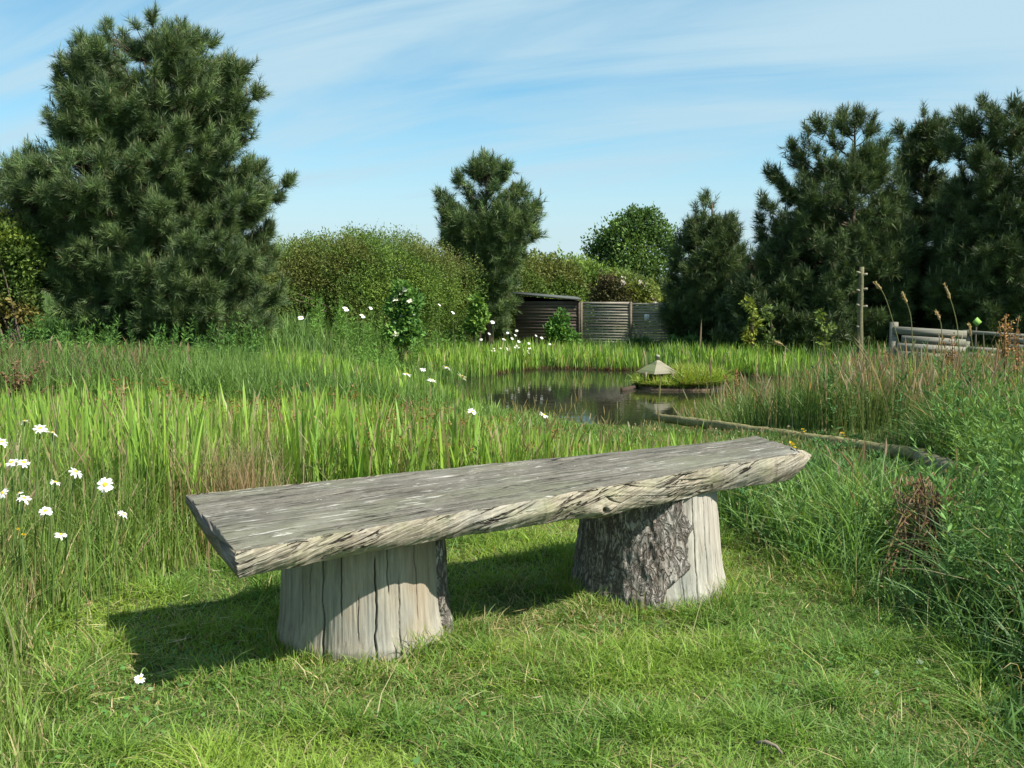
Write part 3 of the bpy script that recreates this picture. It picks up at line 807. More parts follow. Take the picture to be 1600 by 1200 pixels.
# ------------------------------------------------------------------ pines
def pine(name, label, px, py_base, d, prof_px, top_py, nb, seed, nl=.12, nw=.010, K=60, dens=1.0, tone=1.0, trunk_r=.11, group=None, tops=(), clear=0.0, candles=.4, fill=0, dark=(.062, .110, .044), lite=(.175, .245, .075)):
    g = np.random.default_rng(seed)
    base = at(px, py_base, d); base[2] = hgt(base[0], base[1]) - .05
    root = thing(name, label, 'tree', base, group)
    sc = d / F_PX
    H = at(px, top_py, d)[2] - base[2]
    zs = np.array([at(px, p[0], d)[2] - base[2] for p in prof_px]); o = np.argsort(zs)
    zs = zs[o]; RL = np.array([(px - p[1]) * sc for p in prof_px])[o]; RR = np.array([(p[2] - px) * sc for p in prof_px])[o]
    def R(th, z):
        c = np.cos(th); w = (c + 1) / 2
        rl, rr = np.interp(z, zs, RL), np.interp(z, zs, RR)
        side = rl * (1 - w) + rr * w
        return np.maximum(side * (.66 + .34 * abs(c)), .05)
    tr = Acc(); bark = np.array([.12, .085, .062])
    tz = np.linspace(0, H * .97, 14)
    bend = np.stack([np.sin(tz * .9 + seed) * .05, np.cos(tz * .7 + seed) * .05, tz], 1) - [math.sin(seed) * .05, math.cos(seed) * .05, 0]
    tube(tr, base + bend, np.linspace(trunk_r, .018, 14), 9, bark)
    SO, SD, SL, ST = [], [], [], []
    def puff(p, dr, k):
        dr = dr / np.linalg.norm(dr); tn = g.uniform(.72, 1.3)
        for q_ in range(k):
            v = dr + (g.normal(0, .5, 3) if q_ else 0); v = v / np.linalg.norm(v)
            SO.append(p - v * .02); SD.append(v); SL.append(g.uniform(.10, .19) * nl / .12 * (1.25 if q_ == 0 else 1)); ST.append(tn)
    area = np.interp(np.linspace(0, 1, 200), np.linspace(0, 1, len(zs)), RL + RR)
    cand = np.linspace(max(zs[0], clear * H), H * .99, 300)
    wgt = np.maximum(np.interp(cand, zs, RL + RR), .15) ** 1.35; wgt /= wgt.sum()
    ends = np.sort(g.choice(cand, nb, p=wgt))
    jobs = [(z, None) for z in ends]
    for (tx, ty) in tops:
        e = at(tx, ty, d) - base
        jobs.append((e[2], e))
    for b, (ze, e) in enumerate(jobs):
        if e is None:
            th = b * 2.39996 + g.normal(0, .35)
            rr = R(th, ze) * g.choice([g.uniform(.80, .97), g.uniform(.45, .8)], p=[.66, .34])
            E = np.array([rr * math.cos(th), rr * math.sin(th), ze])
        else:
            E = e + [0, g.normal(0, .3), 0]; rr = np.hypot(E[0], E[1]); th = math.atan2(E[1], E[0])
        L = max(rr, .15)
        zstart = float(np.clip(ze - L * (.25 + .55 * (ze / H)), .04 * H, H * .95))
        S = np.array([np.interp(zstart, tz, bend[:, 0]), np.interp(zstart, tz, bend[:, 1]), zstart])
        Cc = S + np.array([math.cos(th), math.sin(th), 0]) * L * .62 + [0, 0, (ze - zstart) * .25]
        t = np.linspace(0, 1, 8)[:, None]
        path = S * (1 - t) ** 2 + 2 * Cc * t * (1 - t) + E * t * t
        tube(tr, base + path, np.linspace(.012 + .016 * L, .006, 8), 5, bark * g.uniform(.8, 1.2))
        hd = np.array([math.cos(th), math.sin(th), 0.])
        lat = np.array([-hd[1], hd[0], 0.])
        # leading shoots and side twigs
        ntw = max(3, int(L / .105 * dens))
        tt = np.sort(g.uniform(.28 if L > .8 else .1, 1, ntw))
        for q, t1 in enumerate(tt):
            p = S * (1 - t1) ** 2 + 2 * Cc * t1 * (1 - t1) + E * t1 * t1
            sg = 1 if q % 2 else -1
            tl = (.10 + .42 * min(L, 2.0) * .5 * (1.05 - t1)) * g.uniform(.7, 1.2)
            td = unit((hd * g.uniform(.3, .9) + lat * sg * g.uniform(.4, 1.1) + np.array([0, 0, g.uniform(-.1, .55)]))[None])[0]
            q2 = p + td * tl
            tube(tr, base + np.array([p, (p + q2) / 2 - [0, 0, .01], q2]), [.008, .006, .004], 3, bark * .9)
            ns = max(1, int(tl / .13))
            for k in range(ns + 1):
                f = (k + .6) / (ns + 1)
                o_ = p + td * tl * f
                dd = td * g.uniform(.2, .8) + hd * .25 + np.array([0, 0, g.uniform(.25, 1.3)]) + g.normal(0, .25, 3)
                puff(o_, dd, 2 if k < ns else 4)
        puff(E, hd * .3 + np.array([0, 0, 1.]), 6)
    if fill:
        m = fill * 6
        z = g.choice(cand, m, p=wgt) ; th = g.uniform(0, 2 * np.pi, m); u = g.uniform(.5, .97, m) ** .8
        r = np.array([R(a_, b_) for a_, b_ in zip(th, z)]) * u
        x, y = r * np.cos(th), r * np.sin(th)
        cs_ = .9 if H > 5 else .8
        nzv = (fbm(x / cs_ + 9, z / cs_ * 1.3 + y / cs_, seed, 2) + fbm(y / cs_ + 5, z / cs_ - x / cs_ * .7, seed + 3, 2)) * .5
        o_ = np.argsort(-nzv)[:int(m * .30)]; o_ = o_[g.permutation(len(o_))][:fill]
        for q in o_:
            p = np.array([x[q] + np.interp(z[q], tz, bend[:, 0]), y[q] + np.interp(z[q], tz, bend[:, 1]), z[q]])
            hd = np.array([math.cos(th[q]), math.sin(th[q]), 0])
            tube(tr, base + np.array([p - hd * .32 - [0, 0, .14], p - hd * .12 - [0, 0, .02], p]), [.009, .007, .004], 3, bark * .9)
            puff(p, hd * g.uniform(.1, .8) + np.array([0, 0, g.uniform(.5, 1.1)]), 3)
    SO, SD, SL = np.array(SO), unit(np.array(SD)), np.array(SL); n = len(SO)
    tube_o = tr.build('trunk', M_BARK, root, True)
    acc = Acc()
    # needles round every shoot
    ax = SD; ref = np.where(abs(ax[:, 2:]) < .9, np.array([[0, 0, 1.]]), np.array([[1., 0, 0]]))
    s1 = unit(np.cross(ax, ref)); s2 = np.cross(ax, s1)
    u = g.uniform(.0, 1, (n, K)); ph = g.uniform(0, 2 * np.pi, (n, K))
    rad = np.cos(ph)[..., None] * s1[:, None] + np.sin(ph)[..., None] * s2[:, None]
    tilt = np.radians(72 - 44 * u + g.normal(0, 9, (n, K)))[..., None]
    nd = np.cos(tilt) * ax[:, None] + np.sin(tilt) * rad
    b0 = SO[:, None] + ax[:, None] * (u * SL[:, None])[..., None]
    ln = nl * g.uniform(.75, 1.1, (n, K))[..., None]
    wv = unit(np.cross(nd, g.normal(size=(n, K, 3)))) * nw * .5
    Vv = np.stack([b0 - wv, b0 + wv, b0 + nd * ln + wv * .25], 2).reshape(-1, 3)
    mixf = np.clip(g.beta(1.4, 2.2, n) + .1 * g.normal(size=n), 0, 1)
    c = (np.array(dark) * (1 - mixf[:, None]) + np.array(lite) * mixf[:, None]) * tone  # right-hand pines take a low tone: their shady sides put into the colour
    c = c * (np.array(ST) * g.uniform(.85, 1.15, n))[:, None]
    c = np.repeat(c, K, 0) * (1 + g.uniform(-.25, .25, (n * K, 1)))
    br = g.random(n * K) < .015; c[br] = (.16, .10, .05)
    acc.add(Vv + base, np.arange(n * K * 3).reshape(-1, 3), np.repeat(c, 3, 0))
    # pale new candles
    rel = np.hypot(SO[:, 0], SO[:, 1]) / R(np.arctan2(SO[:, 1], SO[:, 0]), SO[:, 2])
    cs = (g.random(n) < candles * .5) & (SD[:, 2] > .6) & ((rel > .55) | (SO[:, 2] > H * .75))
    p = SO[cs] + SD[cs] * SL[cs][:, None]; m = len(p)
    
    blades(acc, p + base - np.array([0, 0, .02]), g.uniform(.07, .14, m) * nl / .12, np.full(m, nw * 2.2), g.uniform(0, .15, m), vary((.17, .19, .095), m), vary((.25, .24, .13), m), prof=(1, 1, .8, 0), cross=True)
    acc.build('crown', M_NEEDLE, root)
    return root

pine('pine_tree', 'large bushy dark pine left of the pond, the broadest tree', 252, 548, 17.0,
     [(45, 150, 310), (70, 130, 345), (100, 120, 375), (150, 105, 408), (200, 84, 408), (238, 104, 408), (256, 70, 415), (276, 14, 440), (315, 8, 450), (350, 30, 452), (400, 40, 460), (450, 60, 468), (500, 90, 462), (545, 150, 420)],
     62, 190, 3, .155, .0085, 48, .9, .95, .12, fill=1150, tops=[(165, 40), (208, 42), (240, 36), (290, 52), (328, 74), (355, 105), (390, 122), (122, 112), (8, 266), (30, 262), (432, 285), (90, 182), (185, 55), (265, 58), (310, 72), (142, 74), (404, 150), (340, 95), (108, 128), (228, 60)])
pine('pine_tree', 'solitary small pine standing between the hedge and the dark shed', 765, 520, 27.0,
     [(250, 748, 768), (268, 732, 782), (300, 694, 820), (330, 686, 842), (350, 684, 846), (380, 694, 838), (400, 700, 815), (450, 712, 812), (490, 722, 808), (515, 735, 800)],
     246, 84, 8, .20, .0135, 36, .85, 1.05, .10, fill=330, tops=[(755, 248), (740, 268), (790, 270), (838, 325), (692, 310)])
pine('pine_tree', 'short thin topped pine left of the tall pine group', 1105, 545, 28.0,
     [(314, 1098, 1112), (335, 1085, 1130), (360, 1066, 1156), (390, 1056, 1160), (420, 1046, 1160), (450, 1036, 1168), (490, 1030, 1178), (535, 1045, 1165)],
     310, 84, 12, .20, .0135, 36, .9, .80, .10, fill=330, tops=[(1105, 311), (1090, 332), (1140, 345)])
pine('pine_tree', 'tall pine behind the bare pole with its trunk showing below', 1320, 548, 25.0,
     [(180, 1308, 1345), (205, 1250, 1362), (240, 1226, 1375), (285, 1195, 1395), (325, 1172, 1402), (380, 1168, 1412), (430, 1160, 1420), (470, 1165, 1420), (505, 1200, 1410)],
     176, 105, 17, .20, .013, 36, .8, .74, .13, fill=620, tops=[(1328, 178), (1310, 200), (1275, 200), (1240, 230), (1352, 210), (1205, 272)], clear=.12)
pine('pine_tree', 'narrow topped pine between the two tallest pines on the right', 1432, 548, 26.5,
     [(192, 1420, 1445), (215, 1395, 1465), (250, 1392, 1475), (300, 1385, 1490), (360, 1375, 1500), (430, 1370, 1505), (500, 1375, 1500), (540, 1390, 1480)],
     187, 85, 23, .20, .0135, 36, .9, .68, .12, fill=450, tops=[(1430, 188), (1412, 205), (1450, 205)])
pine('pine_tree', 'tallest dense pine at the right edge behind the plank screen', 1560, 548, 24.0,
     [(168, 1520, 1590), (200, 1486, 1640), (250, 1472, 1670), (300, 1462, 1690), (360, 1455, 1700), (430, 1452, 1710), (500, 1455, 1700), (545, 1480, 1660)],
     165, 125, 29, .20, .013, 36, .9, .72, .14, fill=800, tops=[(1548, 165), (1520, 178), (1580, 170), (1600, 172), (1490, 215)])
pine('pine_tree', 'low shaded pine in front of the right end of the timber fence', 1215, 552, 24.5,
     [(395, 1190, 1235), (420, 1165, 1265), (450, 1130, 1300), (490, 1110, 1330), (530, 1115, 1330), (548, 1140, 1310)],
     388, 62, 37, .19, .019, 24, 1.0, .6, .09, fill=380, candles=.15)  # low tone: shade put into the needle colour
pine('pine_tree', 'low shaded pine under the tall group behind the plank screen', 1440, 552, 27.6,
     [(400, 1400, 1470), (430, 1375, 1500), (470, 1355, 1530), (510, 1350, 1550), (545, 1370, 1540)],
     395, 62, 41, .18, .018, 24, 1.0, .5, .09, fill=420, candles=.1)  # lowest tone: understory shade worked into the needle colour

# ------------------------------------------------------------------ hedges and leafy shrubs
def blob_points(blobs, n, g, shell=.35):
    """points through ellipsoids, thicker towards their outsides; blobs = [(centre, radii)]"""
    C = np.array([b[0] for b in blobs]); Rr = np.array([b[1] for b in blobs])
    w = (Rr[:, 0] * Rr[:, 1] + Rr[:, 0] * Rr[:, 2] + Rr[:, 1] * Rr[:, 2]); w = w / w.sum()
    k = g.choice(len(blobs), n, p=w)
    u = unit(g.normal(size=(n, 3))); r = 1 - shell * g.random(n) ** 1.2
    lump = 1 + .42 * (fbm(u[:, 0] * 3 + k, u[:, 1] * 3 + u[:, 2] * 2, 5, 3) - .5) * 2
    return C[k] + u * Rr[k] * (r * lump)[:, None], u, k

def shrub(name, label, cat, base, blobs, n, size, cols, seed, stems=6, sprays=0, group=None, asp=.55, shell=.4, stem_col=(.13, .10, .07), flowers=None, pnoise=1.2, part='foliage', stemname='stems', trunk=None, kind=None):
    g = np.random.default_rng(seed)
    base = np.array(base, float); base[2] = hgt(base[0], base[1]) - .03
    root = thing(name, label, cat, base, group)
    if kind: root['kind'] = kind
    P, u, k = blob_points(blobs, n, g, shell)
    gz = hgt(P[:, 0], P[:, 1]); P[:, 2] = np.maximum(P[:, 2], gz + .02 + .05 * g.random(n))
    acc = Acc()
    f = fbm(P[:, 0] * pnoise + P[:, 2] * .7, P[:, 2] * pnoise + P[:, 1] * .6, seed, 4)
    f = np.clip((f - .5) * 3 + .5 + g.normal(0, .10, n), 0, .999) * (len(cols) - 1)
    i = f.astype(int); w = (f - i)[:, None]; cols = np.array(cols)
    c = cols[i] * (1 - w) + cols[np.minimum(i + 1, len(cols) - 1)] * w
    c = c * (1 + g.uniform(-.2, .2, (n, 1)))
    leaves(acc, P, size, c, asp, .6, u * .8 + g.normal(size=(n, 3)) * .8 + [0, 0, .25])
    st = Acc()
    for b in range(stems):
        q = P[g.integers(n)]; s = base + [g.normal(0, .08), g.normal(0, .08), 0]
        if trunk: s = base + np.array([0, 0, trunk[1] * g.uniform(.5, 1)])
        mid = (s + q) / 2 + [0, 0, .15 * np.linalg.norm(q - s)]
        t = np.linspace(0, 1, 6)[:, None]
        path = s * (1 - t) ** 2 + 2 * mid * t * (1 - t) + q * t * t
        L = np.linalg.norm(q - s); tube(st, path, np.linspace(.008 + .008 * L, .003, 6), 5, stem_col)
    if trunk:
        t = np.linspace(0, 1, 8)[:, None]
        tube(st, base + np.c_[np.sin(t * 3) * .06, np.cos(t * 3) * .04, t * trunk[1]], np.linspace(trunk[0], trunk[0] * .45, 8), 9, stem_col)
    if sprays:
        top = np.where(u[:, 2] > .45)[0]; q = P[g.choice(top, sprays)]
        h = g.uniform(.12, .42, sprays); ln = g.uniform(.0, .5, sprays); az = g.uniform(0, 6.28, sprays)
        blades(st, q - [0, 0, .05], h, np.full(sprays, .012), ln, np.broadcast_to(np.array([.13, .12, .06]), (sprays, 3)), np.broadcast_to(np.array([.14, .15, .06]), (sprays, 3)), prof=(1, .8, .6, .3), az=az)
        kk = np.repeat(np.arange(sprays), 12); tt = g.random(len(kk))
        pp = q[kk] + np.stack([np.cos(az[kk]) * h[kk] * ln[kk] * tt ** 1.8, np.sin(az[kk]) * h[kk] * ln[kk] * tt ** 1.8, h[kk] * tt - .05], 1)
        leaves(acc, pp, size * .75, vary(cols[0] * 1.1, len(pp), .3), asp, .6, g.normal(size=(len(pp), 3)) + [0, 0, .5])
    if st.n: st.build(stemname, M_BARK, root)
    acc.build(part, M_LEAF, root)
    if flowers:
        nf, fs, fc = flowers
        q = P[g.choice(np.where((u[:, 1] < -.1) & (u[:, 2] > -.3))[0], nf)] + u[:1] * 0
        for k2 in range(nf):
            fa = Acc()
            m = 9; a = np.linspace(0, 6.28, m, endpoint=False)
            o = q[k2] + np.array([0, -.04, 0])
            d = np.stack([np.cos(a), np.sin(a) * .5 - .3, np.sin(a) * .8 + .2], 1)
            leaves(fa, np.repeat(o[None], m, 0), fs, vary(fc, m, .1), .7, .5, d)
            fa.build('flower', M_PETAL, root)
    return root

def run_blobs(pts, d_jit, depth, seed, rx=.7):
    """overlapping masses under a top line given as (px, top_py, bottom_py, d)"""
    g = np.random.default_rng(seed); out = []
    A = np.array(pts, float)
    for px in np.arange(A[0, 0], A[-1, 0], 13 * 24 / A[:, 3].mean()):
        tp, bt, d = (np.interp(px, A[:, 0], A[:, k]) for k in (1, 2, 3))
        for rep in range(3):
            dd = d + g.uniform(0, depth) * (rep > 0) + g.normal(0, d_jit)
            T = at(px, tp, dd); B = at(px, bt, dd); zb = hgt(T[0], T[1]); ht = T[2] - zb
            rz = ht * g.uniform(.28, .40); zc = T[2] - rz * g.uniform(.98, 1.1) if rep != 1 else zb + rz * g.uniform(.6, 1.2)
            if rep == 1: dd -= .3
            P = at(px + g.normal(0, 6), tp, dd)
            out.append(((P[0], P[1], zc), (rx * g.uniform(.7, 1.2), rx * g.uniform(.7, 1.1), rz)))
    return out

HG = [(.185, .275, .058), (.145, .23, .05), (.11, .19, .042), (.135, .20, .048), (.15, .175, .05)]
def add_hedge():
    bl = run_blobs([(380, 400, 515, 21.8), (450, 372, 512, 22.5), (490, 366, 510, 23), (560, 357, 508, 23.5), (610, 359, 508, 24), (650, 370, 508, 24.3), (690, 385, 508, 24.7), (730, 398, 508, 27), (775, 396, 508, 30.5), (830, 398, 508, 31.5)], .25, 2.0, 4, .55)
    shrub('hedge', 'long unclipped olive green hedge left of the solitary pine', 'hedge', at(580, 510, 23.6), bl, 260000, .052, HG, 21, 60, 700, None, .5, .5)
    bl = run_blobs([(790, 396, 480, 31), (850, 394, 480, 32), (900, 402, 482, 33), (945, 415, 482, 34), (985, 425, 482, 34.5)], .25, 2.0, 6, .65)
    shrub('hedge', 'lower hedge rising behind the dark shed and timber fence', 'hedge', at(880, 500, 32.5), bl, 60000, .11, [(.20, .29, .06), (.14, .22, .05), (.11, .18, .045), (.16, .18, .055)], 22, 30, 160, None, .5, .5)
    bl = run_blobs([(985, 430, 500, 37), (1150, 425, 500, 37), (1300, 440, 500, 37), (1500, 440, 500, 37), (1700, 440, 500, 37)], .3, 1.5, 9, 1.1)
    shrub('hedge', 'far dark hedge glimpsed between the right hand pine trunks', 'hedge', at(1350, 500, 38), bl, 26000, .17, [(.09, .13, .04), (.06, .09, .03)], 27, 10, 0, None, .5, .5)
add_hedge()
def blobs_px(lst, d):
    out = []
    for (px, py, rx, ry, *dj) in lst:
        P = at(px, py, d + (dj[0] if dj else 0)); s = d / F_PX
        out.append((tuple(P), (rx * s, rx * s * .85, ry * s)))
    return out
shrub('leafy_shrub', 'yellow green leafy shrub at the left edge beside the large pine', 'shrub', at(20, 520, 15.4),
      blobs_px([(10, 385, 55, 38), (-20, 370, 60, 42), (35, 415, 38, 35), (-50, 420, 80, 60), (20, 465, 45, 40), (-20, 490, 70, 45), (-100, 400, 70, 70)], 15.6), 26000, .07,
      [(.22, .28, .05), (.14, .21, .045), (.10, .16, .04), (.20, .17, .05)], 31, 26, 60)
shrub('broadleaf_tree', 'round bright green broadleaf tree behind the fence', 'tree', at(992, 500, 38),
      blobs_px([(985, 385, 55, 45), (1005, 352, 38, 26), (950, 378, 34, 26), (1035, 372, 30, 28), (975, 352, 26, 20), (930, 395, 22, 18), (1050, 395, 22, 24), (1000, 420, 60, 30), (960, 420, 40, 24), (1012, 335, 18, 12), (990, 331, 14, 9)], 38), 17000, .12,
      [(.17, .27, .07), (.12, .20, .055), (.085, .15, .045)], 32, 34, 60, None, .6, .75, (.16, .13, .10), part='crown', stemname='trunk', trunk=(.12, 2.6))
shrub('rose_bush', 'yellowish bush with white blossoms behind the timber fence', 'shrub', at(1000, 480, 31),
      blobs_px([(985, 450, 38, 24), (1005, 462, 24, 26), (965, 458, 28, 24), (995, 470, 34, 26)], 31), 9000, .10, [(.26, .30, .08), (.18, .24, .06), (.13, .18, .05)], 33, 8, 20, flowers=(26, .10, (.80, .72, .70)))
shrub('copper_bush', 'dark reddish brown bush beside the white blossomed bush', 'shrub', at(960, 482, 30.6),
      blobs_px([(955, 448, 20, 18), (970, 466, 22, 18), (945, 466, 22, 18)], 30.6), 5000, .09, [(.085, .05, .042), (.11, .075, .05), (.10, .10, .045)], 34, 8, 10)
shrub('elder_sapling', 'fresh green elder with white flower heads before the hedge', 'shrub', at(628, 520, 20.8),
      blobs_px([(628, 455, 14, 18), (640, 475, 18, 22), (620, 480, 16, 20), (632, 502, 20, 22), (626, 522, 24, 18), (640, 515, 20, 18)], 20.8), 2200, .12, [(.14, .27, .06), (.10, .21, .05)], 35, 8, 0, flowers=(9, .07, (.78, .78, .62)))
shrub('elder_sapling', 'leafy green elder growing up against the dark shed wall', 'shrub', at(875, 545, 26.6),
      blobs_px([(878, 500, 12, 15), (870, 518, 16, 18), (885, 530, 18, 16), (872, 535, 16, 16)], 26.6), 1500, .13, [(.12, .25, .05), (.08, .18, .04)], 36, 8, 0)
shrub('elder_sapling', 'pale green sapling at the foot of the solitary pine', 'shrub', at(745, 520, 24.4),
      blobs_px([(745, 475, 10, 14), (750, 492, 12, 14), (742, 508, 14, 14)], 24.4), 900, .13, [(.17, .29, .06), (.11, .21, .05)], 37, 5, 0)
for px_, py_, w_, h_, d_, sd, lab in ((1000, 543, 17, 14, 26.6, 51, 'glossy rounded evergreen shrub under the notice on the fence'),
                                      (1070, 543, 28, 18, 26.2, 52, 'broadest glossy evergreen shrub in front of the fence'),
                                      (1125, 549, 16, 11, 25.6, 53, 'small yellow tinged evergreen shrub, last along the fence')):
    cl = [(.10, .19, .06), (.065, .13, .045), (.13, .20, .06)] if sd < 53 else [(.20, .26, .06), (.12, .18, .05)]
    shrub('evergreen_shrub', lab, 'shrub', at(px_, 560, d_), blobs_px([(px_ - w_ * .45, py_ + 3, w_ * .55, h_), (px_ + w_ * .4, py_, w_ * .6, h_), (px_, py_ + 6, w_ * .7, h_ * .9)], d_), 1300, .17, cl, sd, 8, 0, None, .3, .6)
def sapling(px, ptop, pbase, d, lab, seed, cols, w, n, stake=None):
    B = at(px, pbase, d); T = at(px, ptop, d)
    g = np.random.default_rng(seed)
    bl = []
    for k in range(7):
        f = .25 + .75 * k / 6
        p = B * (1 - f) + T * f
        bl.append(((p[0] + g.normal(0, w * .35), p[1], p[2]), (w * g.uniform(.5, 1), w * .7, w * g.uniform(.45, .8))))
    return shrub('sapling', lab, 'tree', B, bl, n, .11, cols, seed, 8, 0, None, .5, .8, trunk=(.018, float(T[2] - B[2]) * .9), part='crown', stemname='trunk')
sapling(1172, 474, 552, 22.5, 'slim yellow leaved sapling before the dark pines', 61, [(.30, .32, .06), (.20, .26, .05)], .16, 260)
sapling(1204, 482, 560, 22.0, 'thin staked sapling with a bare pale stem', 62, [(.13, .19, .05), (.09, .14, .04)], .16, 130)
sapling(1284, 488, 558, 21.5, 'small sapling with sparse yellowish leaves left of the bare pole', 63, [(.22, .27, .06), (.12, .18, .05)], .16, 170)

# ------------------------------------------------------------------ shed, fence, house
def boards(acc, x0, x1, z0, z1, y, n, th, g, slope=.4, topfn=None, lap=.006, gap=.0):
    """horizontal overlapping boards facing -y between x0..x1"""
    hh = (z1 - z0) / n
    for k in range(n):
        a, b = z0 + k * hh, z0 + (k + 1) * hh - gap
        j = g.normal(0, .004); c = g.uniform(.72, 1.15) * np.array([1, 1, 1]) * (1 + g.normal(0, .03, 3))
        X0, X1 = x0 + g.normal(0, .003), x1 + g.normal(0, .003)
        # wedge board: bottom edge stands proud
        v = np.array([[X0, y - th - j, a], [X1, y - th + j, a], [X1, y - .010, b + lap], [X0, y - .010, b + lap],
                      [X0, y + .004, a], [X1, y + .004, a], [X1, y + .004, b + lap], [X0, y + .004, b + lap]])
        q = [[0, 1, 2, 3], [5, 4, 7, 6], [1, 5, 6, 2], [4, 0, 3, 7], [3, 2, 6, 7], [4, 5, 1, 0]]
        t = []
        for f in q: t += [[f[0], f[1], f[2]], [f[0], f[2], f[3]]]
        acc.add(v, t, c)

def fence_and_shed():
    g = np.random.default_rng(5); d = 28.0
    A = lambda px, py: at(px, py, d)
    L, Mx, Rr, E = A(908, 520)[0], A(985, 520)[0], A(1062, 520)[0], A(1225, 520)[0]
    ztop = A(940, 471)[2]; zb = -.74
    root = thing('timber_fence', 'weathered slatted timber fence along the far bank of the pond', 'fence', ((L + Rr) / 2, d, zb))
    for (a, b, dz, n) in ((L + .03, Mx - .03, 0, 17), (Mx + .03, Rr - .03, -.03, 17), (Rr + .03, (Rr + E) / 2 - .03, -.05, 17), ((Rr + E) / 2 + .03, E, -.07, 17)):
        ac = Acc(); boards(ac, a, b, zb, ztop + dz, d, n, .040, g, lap=-.014)
        o = ac.build('panel', M_BOARD, root)
    for x in (L, Mx, Rr, (Rr + E) / 2, E + .03):
        ac = Acc(); box(ac, (x - .032, d - .055, zb - .1), (x + .032, d + .045, ztop - .01), (.45, .42, .38)); ac.build('post', M_BOARD, root)
    # small printed notice fixed to the second panel
    p = A(1010, 496); ac = Acc()
    nt = thing('notice', 'small white paper notice pinned to the timber fence', 'notice', (p[0], d - .075, p[2] - .09))
    box(ac, (p[0] - .065, d - .085, p[2] - .09), (p[0] + .065, d - .055, p[2] + .09), (.78, .77, .72)); ac.build('panel', M_SOLID, nt)
    ac = Acc()
    for k in range(4): box(ac, (p[0] - .038, d - .0875, p[2] - .055 + k * .03), (p[0] + .036 - .012 * (k % 2), d - .0855, p[2] - .041 + k * .03), (.42, .42, .42))
    ac.build('print', M_SOLID, nt)
    # the dark shed
    x0, x1 = A(806, 500)[0], L - .04
    zl, zr = A(830, 461)[2], A(908, 469)[2]
    sh = thing('shed', 'low dark brown boarded shed with a sloping felt roof', 'shed', ((x0 + x1) / 2, d + 1, zb))
    ac = Acc(); boards(ac, x0, x1, zb, zr - .03, d, 15, .03, g)
    v = np.array([[x0, d - .012, zr - .03], [x1, d - .012, zr - .03], [x1, d - .012, zr - .03], [x0, d - .012, zl - .01]])
    for y in (d - .012, d + .004): ac.add(np.array([[x0, y, zr - .03], [x1, y, zr - .03], [x0, y, zl - .01]]), [[0, 1, 2], [2, 1, 0]], (.9, .9, .9))
    box(ac, (x0, d + .03, zb), (x0 + .04, d + 2.2, zr - .03), (.8, .8, .8)); box(ac, (x1 - .04, d + .03, zb), (x1, d + 2.2, zr - .03), (.8, .8, .8)); box(ac, (x0, d + 2.2, zb), (x1, d + 2.24, zr - .03), (.8, .8, .8))
    ac.build('wall', M_SHED, sh)
    ac = Acc(); x9 = x1 + .02; xl = A(826, 461)[0]
    for a, b in ((0, 0),):
        v = np.array([[x0 - .1, d - .12, zl + .01], [x9, d - .12, zr], [x9, d + 2.3, zr], [x0 - .1, d + 2.3, zl + .01]])
        vv = np.concatenate([v, v + [0, 0, .055]])
        q = [[0, 3, 2, 1], [4, 5, 6, 7], [0, 1, 5, 4], [1, 2, 6, 5], [2, 3, 7, 6], [3, 0, 4, 7]]
        t = []
        for f in q: t += [[f[0], f[1], f[2]], [f[0], f[2], f[3]]]
        ac.add(vv, t, (.085, .095, .085))
    rf = ac.build('roof', M_SOLID, sh)
    ac = Acc(); q = A(832, 456)
    box(ac, (q[0] - .22, d - .05, zl + .03), (q[0] + .32, d + .6, zl + .19), (.10, .08, .07)); box(ac, (q[0] - .26, d - .09, zl + .19), (q[0] + .36, d + .64, zl + .225), (.12, .11, .10))
    box(ac, (q[0] - .02, d - .10, zl + .02), (q[0] + .06, d - .055, zl + .18), (.50, .47, .42))
    ac.build('ridge_box', M_SOLID, rf)
    ac = Acc(); box(ac, (x1 - .045, d - .05, zb), (x1 + .0, d - .032, zr - .01), (.35, .3, .27)); ac.build('corner_board', M_BOARD, sh)
    # brick house glimpsed through the pines
    hx0, hx1, hy = 9.0, 16.5, 42.0
    hs = thing('brick_house', 'red brick house with a tiled roof half hidden behind the pines', 'house', ((hx0 + hx1) / 2, hy + 2, -.66))
    s = N('red_brickwork'); br = s.n('TexBrick', {'Vector': s.coord((1, 1, 1), (math.pi / 2, 0, 0)), 'Color1': (.28, .12, .08, 1), 'Color2': (.20, .085, .06, 1), 'Mortar': (.35, .32, .28, 1), 'Scale': 4.0}); s.principled(br.outputs[0], .9, .1)
    ac = Acc(); box(ac, (hx0, hy, -.7), (hx1, hy + 5, 1.0)); ac.build('wall', s.m, hs)
    ac = Acc(); v = np.array([[hx0 - .3, hy - .3, .95], [hx1 + .3, hy - .3, .95], [hx1 + .3, hy + 2.5, 2.0], [hx0 - .3, hy + 2.5, 2.0], [hx1 + .3, hy + 5.3, .95], [hx0 - .3, hy + 5.3, .95]])
    ac.add(v, [[0, 1, 2], [0, 2, 3], [3, 2, 4], [3, 4, 5], [0, 3, 5], [1, 4, 2], [0, 5, 4], [0, 4, 1]], (.30, .13, .09)); ac.build('roof', M_SOLID, hs)
fence_and_shed()

